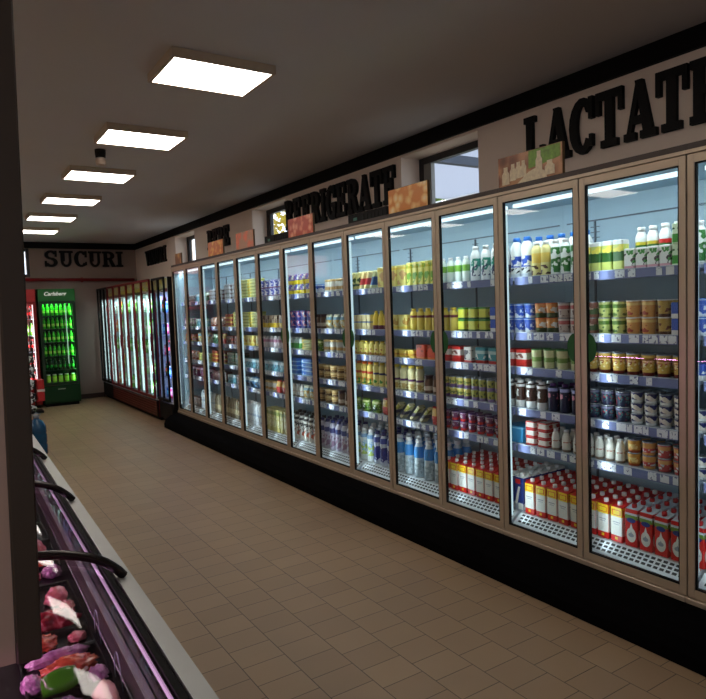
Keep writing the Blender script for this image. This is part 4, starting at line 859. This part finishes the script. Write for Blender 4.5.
t, L = end_cooler('cola_cooler', 'red drinks cooler half hidden behind the brown post', .90, 1.51, YF, REDM, REDH, ('w', (1, .93, .93, 1)), 6.0, REDM)
MB().box(L-.062, .045, .45, L-.052, .055, 1.83).build('led_tube', emis('led_pinkish_white', (1, .9, .92, 1), 2.0), t)
for j, z in enumerate([.42, .71, 1.0, 1.29, 1.58]):
    MB().box(.035, .07, z-.012, L-.035, .60, z-.0006).build('shelf', SHELFM, t)
    for i in range(7):
        drink(['cola', 'cola', 'cola', 'lime', 'cola'][j], .95+(L-.1)*(i+.5)/7, YF+.12, z, 'bottle on red cooler %s shelf from bottom, %s from left' % (ORD[j], ORD[i]), 'bottles in the half hidden red cooler')

# snack stand by the red cooler, water bottles
t = thing('snack_stand', 'narrow stand with red panel and black white packets by the red cooler', 'stand', (1.30, 12.0, 0))
MB().box(.06, -.12, .20, .17, .12, .56, 0, .01).build('panel', mat('stand_red', rgb(176, 30, 34), .4), t)
MB().box(.055, -.125, .36, .175, -.121, .40).build('stripe', mat('stand_stripe', rgb(220, 200, 200), .4), t)
MB().box(-.12, -.12, .0005, .14, .12, .04).box(-.13, .09, .04, -.11, .12, 1.1).box(.04, .09, .04, .06, .12, 1.1).build('frame', BLKP, t)
for i in range(9):
    M = Matrix.Translation((-.03, -.02, .10+.11*i)) @ Matrix.Rotation(.5*(-1)**i, 4, 'Y')
    MB().box(-.07, -.06, -.035, .07, .08, .035, 0, .012, M).build('packet', pack('packet_print', rgb(200, 205, 210), [], (BK, 0, 1, .5), .4, 22), t)
def big_bottle(x, y, label):
    t = thing('water_bottle', label, 'bottle', (x, y, 0), 0, 'blue water bottles at the end of the counter')
    BW = mat('blue_water_plastic', rgb(20, 74, 112), .15, 0, .3, 14, .2)
    b = MB(); pr = [(.085, 0), (.105, .015), (.105, .12), (.098, .135), (.105, .15), (.105, .24), (.098, .255), (.105, .27), (.10, .34), (.07, .40), (.030, .43), (.030, .44)]
    b.lathe(pr, 18).build('body', BW, t)
    MB().lathe([(.034, .44), (.034, .47), (.03, .475)], 12).build('cap', mat('bottle_cap_grey', rgb(140, 150, 160), .4), t)
    MB().tube([(.0, -.03, .455), (.05, -.03, .48), (.0, -.03, .50), (-.05, -.03, .48), (0, -.03, .455)], .007).build('handle', mat('bottle_cap_grey', rgb(140, 150, 160), .4), t)
big_bottle(.91, 8.25, 'blue water bottle standing on the floor past the meat counter')
big_bottle(.68, 8.45, 'second blue water bottle, left of the first by the post')
big_bottle(.80, 8.75, 'third blue water bottle, behind the other two')

# ------------------------------------------------------------------ meat counter on the left
TH = -0.020
ct = thing('meat_counter', 'refrigerated meat counter with curved glass at lower left', 'counter', (0.392, 0.92, 0), TH)
CLEN = 3.52; ALU = mat('brushed_aluminium', rgb(150, 152, 150), .35, .55, .04)
def section(y0, y1, pts, name, m, par=ct): return MB().prism(pts, y0, y1, 'y').build(name, m, par)
section(0, CLEN, [(-.10, .08), (-.03, .08), (-.03, .84), (-.10, .84)], 'front_panel', mat('counter_front', rgb(90, 88, 86), .5))
section(.001, CLEN-.001, [(-.06, .0005), (-.95, .0005), (-.95, .66), (-.10, .66), (-.10, .079), (-.06, .079)], 'base', BLACK)
section(0, CLEN, [(0, .845), (.004, .855), (0, .882), (-.042, .886), (-.046, .845)], 'bumper_rail', ALU)
section(0, CLEN, [(-.047, .84), (-.047, .883), (-.062, .883), (-.062, .84)], 'seal_strip', BLACK)
section(0, CLEN, [(-.0625, .83), (-.0625, .874), (-.067, .874), (-.067, .83)], 'inner_ledge', mat('ledge_maroon', rgb(30, 16, 18), .5))
section(0, CLEN, [(-.079, .661), (-.079, .84), (-.083, .84), (-.100, .76), (-.94, .76), (-.94, .661)], 'display_deck', mat('deck_black', rgb(20, 16, 18), .35))
section(0, CLEN, [(-.951, .0005), (-1.0, .0005), (-1.0, 1.0), (-.951, 1.0)], 'back_wall', mat('counter_back', rgb(60, 56, 56), .4))
aprof = [(-.022, .884), (-.035, .902), (-.05, .917), (-.068, .933), (-.09, .947), (-.114, .959), (-.14, .968), (-.165, .976), (-.19, .982), (-.23, .989), (-.27, .994), (-.315, .998), (-.36, 1.0), (-.45, 1.003), (-.60, 1.004)]
prof = [(-.066, .886), (-.074, .905), (-.086, .925), (-.104, .943), (-.125, .958), (-.148, .969), (-.17, .977), (-.20, .984), (-.24, .990), (-.30, .995), (-.38, .999), (-.48, 1.001), (-.60, 1.002)]
prof = [(x, .886+(z-.886)*.72) for x, z in prof]
for i in range(4):
    a = i*.88+.014; b_ = (i+1)*.88-.014; g = MB(); t_ = .005
    up_ = prof; dn = [(x+ (-.002), z-t_) for x, z in prof]
    n = len(up_)
    g.add([(x, a, z) for x, z in up_]+[(x, b_, z) for x, z in up_], [(j, j+1, n+j+1, n+j) for j in range(n-1)], 0, True)
    g.add([(x, a, z) for x, z in dn]+[(x, b_, z) for x, z in dn], [(j, n+j, n+j+1, j+1) for j in range(n-1)], 0, True)
    for yy in (a, b_):
        for j in range(n-1): g.add([(up_[j][0], yy, up_[j][1]), (up_[j+1][0], yy, up_[j+1][1]), (dn[j+1][0], yy, dn[j+1][1]), (dn[j][0], yy, dn[j][1])], [(0, 1, 2, 3)])
    g.build('glass', CGLASS, ct)
for i in range(5):
    y = min(max(i*.88, .013), CLEN-.013)
    MB().tube([(x, y, z+.002) for x, z in aprof], .0125, 8).build('arm', mat('arm_chrome_black', rgb(50, 46, 44), .25, .6), ct)
MB().box(-.95, 0, .995, -.55, CLEN, 1.02).build('counter_top', mat('counter_top_dark', rgb(50, 44, 42), .4), ct)
MB().box(-.0735, .03, .868, -.068, CLEN-.03, .876).build('led_tube', emis('led_pink', (1, .55, .95, 1), 1.3), ct)
area('counter_light', (-.080, CLEN/2, .866), CLEN-.1, .008, .25, (1, .52, .86), (-1, 0, -.55), ct)
area('counter_light', (-.60, CLEN/2, .985), CLEN-.1, .03, 13.0, (1, .36, .74), (.35, 0, -1), ct)
MB().tube([(-.090, .03, .835), (-.090, CLEN-.03, .835)], .0012, 6).tube([(-.1035, .03, .785), (-.1035, CLEN-.03, .785)], .0022, 6).build('product_fence', mat('wire_chrome', rgb(210, 214, 220), .2, .6), ct)
lv = MB()
for i in range(110): lv.prism([(-.0875, .83), (-.0845, .83), (-.099, .763), (-.1015, .763)], .03+i*.0315, .04+i*.0315, 'y')
lv.build('air_louvre', mat('louvre_steel', rgb(44, 42, 46), .4, .4), ct)
def blob(seed, sx, sy, sz, amp, freq, mats, name, sub=4):
    import bmesh
    bm = bmesh.new(); bmesh.ops.create_icosphere(bm, subdivisions=sub, radius=1)
    for v in bm.verts:
        n = v.co.normalized(); q = 1+amp*noise.fractal(n*freq+Vector((seed*3.1, seed, 0)), 1.0, 2.0, 4)+.07*noise.noise(n*9+Vector((0, seed, 0)))
        v.co = Vector((n.x*sx*q, n.y*sy*q, max(-.35, n.z)*sz*q))
    zmin = min(v.co.z for v in bm.verts)
    for v in bm.verts: v.co.z -= zmin
    for f in bm.faces: f.smooth = True
    me = bpy.data.meshes.new(name); bm.to_mesh(me); bm.free(); me.materials.append(mats); return me
def meatm(name, a, b, c, scale, rough=.22):
    k = NT(name); p = k.n('ShaderNodeBsdfPrincipled'); k.l(p.outputs[0], k.out.inputs[0]); p.inputs['Roughness'].default_value = rough; p.inputs['Coat Weight'].default_value = .6; p.inputs['Coat Roughness'].default_value = .1
    tc = k.n('ShaderNodeTexCoord'); nz = k.n('ShaderNodeTexNoise'); nz.inputs['Scale'].default_value = scale; nz.inputs['Detail'].default_value = 6; nz.inputs['Distortion'].default_value = 1.6
    k.l(tc.outputs['Object'], nz.inputs['Vector']); r = k.n('ShaderNodeValToRGB'); r.color_ramp.elements[0].color = a; r.color_ramp.elements[0].position = .35; r.color_ramp.elements[1].color = c; r.color_ramp.elements[1].position = .68
    e = r.color_ramp.elements.new(.52); e.color = b; k.l(nz.outputs['Fac'], r.inputs[0]); k.l(r.outputs[0], p.inputs['Base Color'])
    bp = k.n('ShaderNodeBump'); bp.inputs['Strength'].default_value = .5; bp.inputs['Distance'].default_value = .006; k.l(nz.outputs['Fac'], bp.inputs['Height']); k.l(bp.outputs[0], p.inputs['Normal']); return k.m
M_RED = meatm('meat_red', rgb(110, 20, 36), rgb(176, 44, 66), rgb(236, 180, 186), 14); M_PNK = meatm('meat_pink', rgb(190, 84, 96), rgb(226, 140, 140), rgb(250, 220, 214), 10)
M_ORG = meatm('meat_orange', rgb(176, 64, 40), rgb(226, 110, 76), rgb(246, 190, 150), 22); M_PALE = meatm('meat_pale', rgb(220, 150, 140), rgb(238, 186, 170), rgb(250, 226, 214), 9)
FILM = meatm('film_lilac', rgb(150, 90, 140), rgb(206, 150, 196), rgb(250, 226, 246), 16, .12); FILMD = meatm('film_purple', rgb(56, 34, 60), rgb(100, 70, 110), rgb(220, 200, 224), 12, .12)
DZ = .7604
def tray(x, y, sx, sy, label, rz=0.0, hh=.018):
    m = MB(); m.box(-sx, -sy, 0, sx, sy, .003); 
    for q in ((-sx, -sy, -sx+.004, sy), (sx-.004, -sy, sx, sy), (-sx, -sy, sx, -sy+.004), (-sx, sy-.004, sx, sy)): m.box(q[0], q[1], .003, q[2], q[3], hh)
    tag(m.build('meat_tray', mat('tray_black', rgb(24, 22, 24), .25), None, (x, y, DZ), rz), label, 'tray')
def meat(name, cat, label, me, x, y, z, rz=0, group=None):
    tag(link(name, me, None, (x, y, z), rz), label, cat, group)
TRZ = DZ+.0034
for (x, y, sx, sy, l) in [(.205, 1.88, .088, .062, 'black tray under the long red meat cut'), (.20, 1.755, .088, .055, 'black tray under the round heap of shrimps'), (.20, 1.605, .088, .088, 'black tray under the orange minced meat'), (.195, 1.41, .088, .095, 'black tray nearest the viewer'), (.21, 2.055, .085, .095, 'black tray under the small pink roast'), (.215, 2.44, .085, .12, 'black tray under the round pink ham'), (.22, 2.72, .085, .12, 'black tray in the third counter bay'), (.225, 3.02, .085, .13, 'black tray before the far end of third bay')]:
    tray(x, y, sx, sy, l)
meat('meat_cut', 'meat', 'long dark red meat cut lying across its black tray', blob(1, .070, .036, .030, .30, 2.2, M_RED, 'meat_cut'), .205, 1.88, TRZ)
meat('shrimp_heap', 'seafood', 'round heap of orange shrimps in the middle bay', blob(2, .036, .032, .022, .35, 4.0, M_ORG, 'shrimp_heap'), .170, 1.765, TRZ)
meat('minced_meat', 'meat', 'orange minced meat behind the green pepper', blob(3, .058, .030, .026, .28, 4.5, M_ORG, 'minced_meat'), .212, 1.610, TRZ)
meat('pork_piece', 'meat', 'pale pink pork piece at the lower edge by the led strip', blob(4, .026, .050, .045, .12, 2.0, M_PALE, 'pork_piece'), .250, 1.40, TRZ)
meat('roast', 'meat', 'small pink roast beside the curved arm', blob(5, .032, .030, .032, .2, 2.0, M_PNK, 'roast'), .245, 2.03, TRZ)
meat('ham', 'meat', 'round pink ham in the far bay', blob(6, .036, .045, .045, .15, 1.6, M_PNK, 'ham'), .235, 2.47, TRZ)
meat('sausage_heap', 'meat', 'orange pink sausage heap beside the round ham', blob(7, .028, .028, .026, .2, 3.0, M_ORG, 'sausage_heap'), .258, 2.375, TRZ)
meat('meat_cut', 'meat', 'red meat cut deep in the third bay', blob(8, .055, .06, .04, .2, 2.4, M_RED, 'meat_cut'), .215, 2.72, TRZ)
meat('meat_cut', 'meat', 'pink meat cut before the far end of the counter', blob(9, .055, .07, .04, .2, 2.4, M_PNK, 'meat_cut'), .22, 3.02, TRZ)
meat('wrapped_meat', 'meat', 'lilac film wrapped meat strip crossing the middle bay', blob(10, .070, .015, .020, .22, 5, FILM, 'wrapped_meat'), .195, 1.680, TRZ+.0, .10)
meat('wrapped_meat', 'meat', 'lilac film packet left of the green pepper', blob(11, .022, .034, .022, .22, 4, FILM, 'wrapped_meat'), .128, 1.58, TRZ+.0, .15)
meat('wrapped_meat', 'meat', 'dark purple film packet nearest the viewer', blob(12, .046, .045, .030, .2, 3.4, FILMD, 'wrapped_meat'), .165, 1.42, TRZ)
meat('meat_scraps', 'meat', 'small pink scraps right of the orange shrimps', blob(14, .022, .020, .014, .3, 5, M_PNK, 'meat_scraps'), .255, 1.765, TRZ)
meat('wrapped_meat', 'meat', 'pale lilac wrapped piece right of the orange mince', blob(15, .022, .030, .022, .2, 4, FILM, 'wrapped_meat'), .262, 1.535, TRZ)
meat('sausage_heap', 'meat', 'pink sausage heap beside the long red cut', blob(16, .020, .030, .020, .3, 4, M_PNK, 'sausage_heap'), .262, 1.955, TRZ+.0)
meat('wrapped_meat', 'meat', 'lilac wrapped piece in front of the round ham', blob(17, .028, .036, .024, .2, 4, FILM, 'wrapped_meat'), .265, 2.27, DZ)
meat('meat_cut', 'meat', 'small red cut beyond the curved arm', blob(18, .030, .030, .024, .2, 3, M_RED, 'meat_cut'), .20, 2.25, DZ)
# green pepper with stem
gp = thing('green_pepper', 'bright green pepper lying on the meats near the bottom', 'pepper', (.180, 1.522, TRZ+.0015), .12); gp.scale = (.85, .85, .85)
pp = MB(); n = 20; vs = []
for j, (r, x) in enumerate([(.006, -.048), (.022, -.045), (.030, -.025), (.033, 0), (.032, .02), (.026, .038), (.012, .046), (.004, .044)]):
    for i in range(n):
        a = 2*PI*i/n; q = r*(1+.12*math.cos(4*a)); vs.append((x, q*math.cos(a), .034+q*math.sin(a)))
pp.add(vs, [(j*n+i, j*n+(i+1) % n, (j+1)*n+(i+1) % n, (j+1)*n+i) for j in range(7) for i in range(n)]+[tuple(range(n)), tuple(7*n+i for i in range(n-1, -1, -1))], 0, True)
pp.build('flesh', mat('pepper_green', rgb(72, 150, 30), .25, 0, .2, 20, 0, coat=.5), gp)
MB().tube([(.044, 0, .034), (.058, .002, .038), (.070, .008, .042)], .005, 8).build('stem', mat('pepper_stem', rgb(190, 170, 150), .5), gp)
for (y, l) in ((1.74, 'curved clear price holder beside the pink led strip') , (1.49, 'curved clear price holder nearest the viewer')):
    pts = [(.2985+.02*(y-1.6)-.002*i*(10-i)/25, y+.035*math.cos(PI*i/10), DZ+.0022+.075*math.sin(PI*i/10)) for i in range(11)]
    tag(MB().tube(pts, .0016, 6).build('price_holder', mat('holder_white', rgb(190, 205, 220), .2)), l, 'holder')

# brown post and beige panel in the left foreground
ps = thing('partition', 'dark brown post with beige panel at the left foreground', 'partition', (.0985, 1.22, 1.006)); ps.rotation_euler = (0, .022, 0)
PH = CZ-1.006-.012
MB().box(-.020, 0, 0, .0205, .05, PH, 0, .003).build('post', mat('post_brown', rgb(56, 42, 30), .6), ps)
pm = MB().box(-.50, .01, 0, -.0205, .03, PH); pnl = pm.build('panel', mat('panel_beige', rgb(176, 146, 132), .6, 0, .05, 5), ps)
MB().tube([(-.12+.075*math.cos(a), .008, .16+.17*math.sin(a)) for a in [PI*(i/8-.5) for i in range(9)]], .0012, 6).build('printed_curve', mat('panel_line', rgb(80, 66, 58), .6), ps)
MB().box(-.12, .006, .44, -.045, .0095, .50).build('orange_patch', mat('patch_orange', rgb(206, 70, 20), .5), ps)  # flat orange patch on the panel face

# ------------------------------------------------------------------ light, camera
wd = bpy.data.worlds.new('world'); SC.world = wd; wd.use_nodes = True
bg = wd.node_tree.nodes['Background']; bg.inputs[0].default_value = (.80, .89, 1.0, 1); bg.inputs[1].default_value = 3.0
sun = bpy.data.lights.new('sun', 'SUN'); sun.energy = 4.0; sun.angle = .03; sun.color = (1, .94, .84)
so = bpy.data.objects.new('sun', sun); COL.objects.link(so); so.rotation_euler = Vector((-.1, .75, -.9)).to_track_quat('-Z', 'Y').to_euler()

cam = bpy.data.cameras.new('camera'); co = bpy.data.objects.new('camera', cam); COL.objects.link(co)
r_, u_, b_ = Vector((0.838226, -0.544107, -0.03639)), Vector((0.066947, 0.03645, 0.997091)), Vector((-0.541198, -0.838224, 0.06698))
co.matrix_world = Matrix(((r_.x, u_.x, b_.x, 0), (r_.y, u_.y, b_.y, 0), (r_.z, u_.z, b_.z, IH), (0, 0, 0, 1)))
cam.sensor_width = 36; cam.sensor_fit = 'HORIZONTAL'; cam.lens = 644.158/706*36; cam.clip_start = .05; cam.clip_end = 100
SC.camera = co
SC.view_settings.view_transform = 'Standard'; SC.view_settings.look = 'None'; SC.view_settings.gamma = 1; SC.view_settings.use_curve_mapping = False
SC.view_settings.exposure = 0.0
SC.cycles.use_denoising = True
SC.cycles.max_bounces = 7; SC.cycles.diffuse_bounces = 5; SC.cycles.glossy_bounces = 4; SC.cycles.transparent_max_bounces = 14
SC.cycles.caustics_reflective = False; SC.cycles.caustics_refractive = False
SC.cycles.sample_clamp_indirect = 4
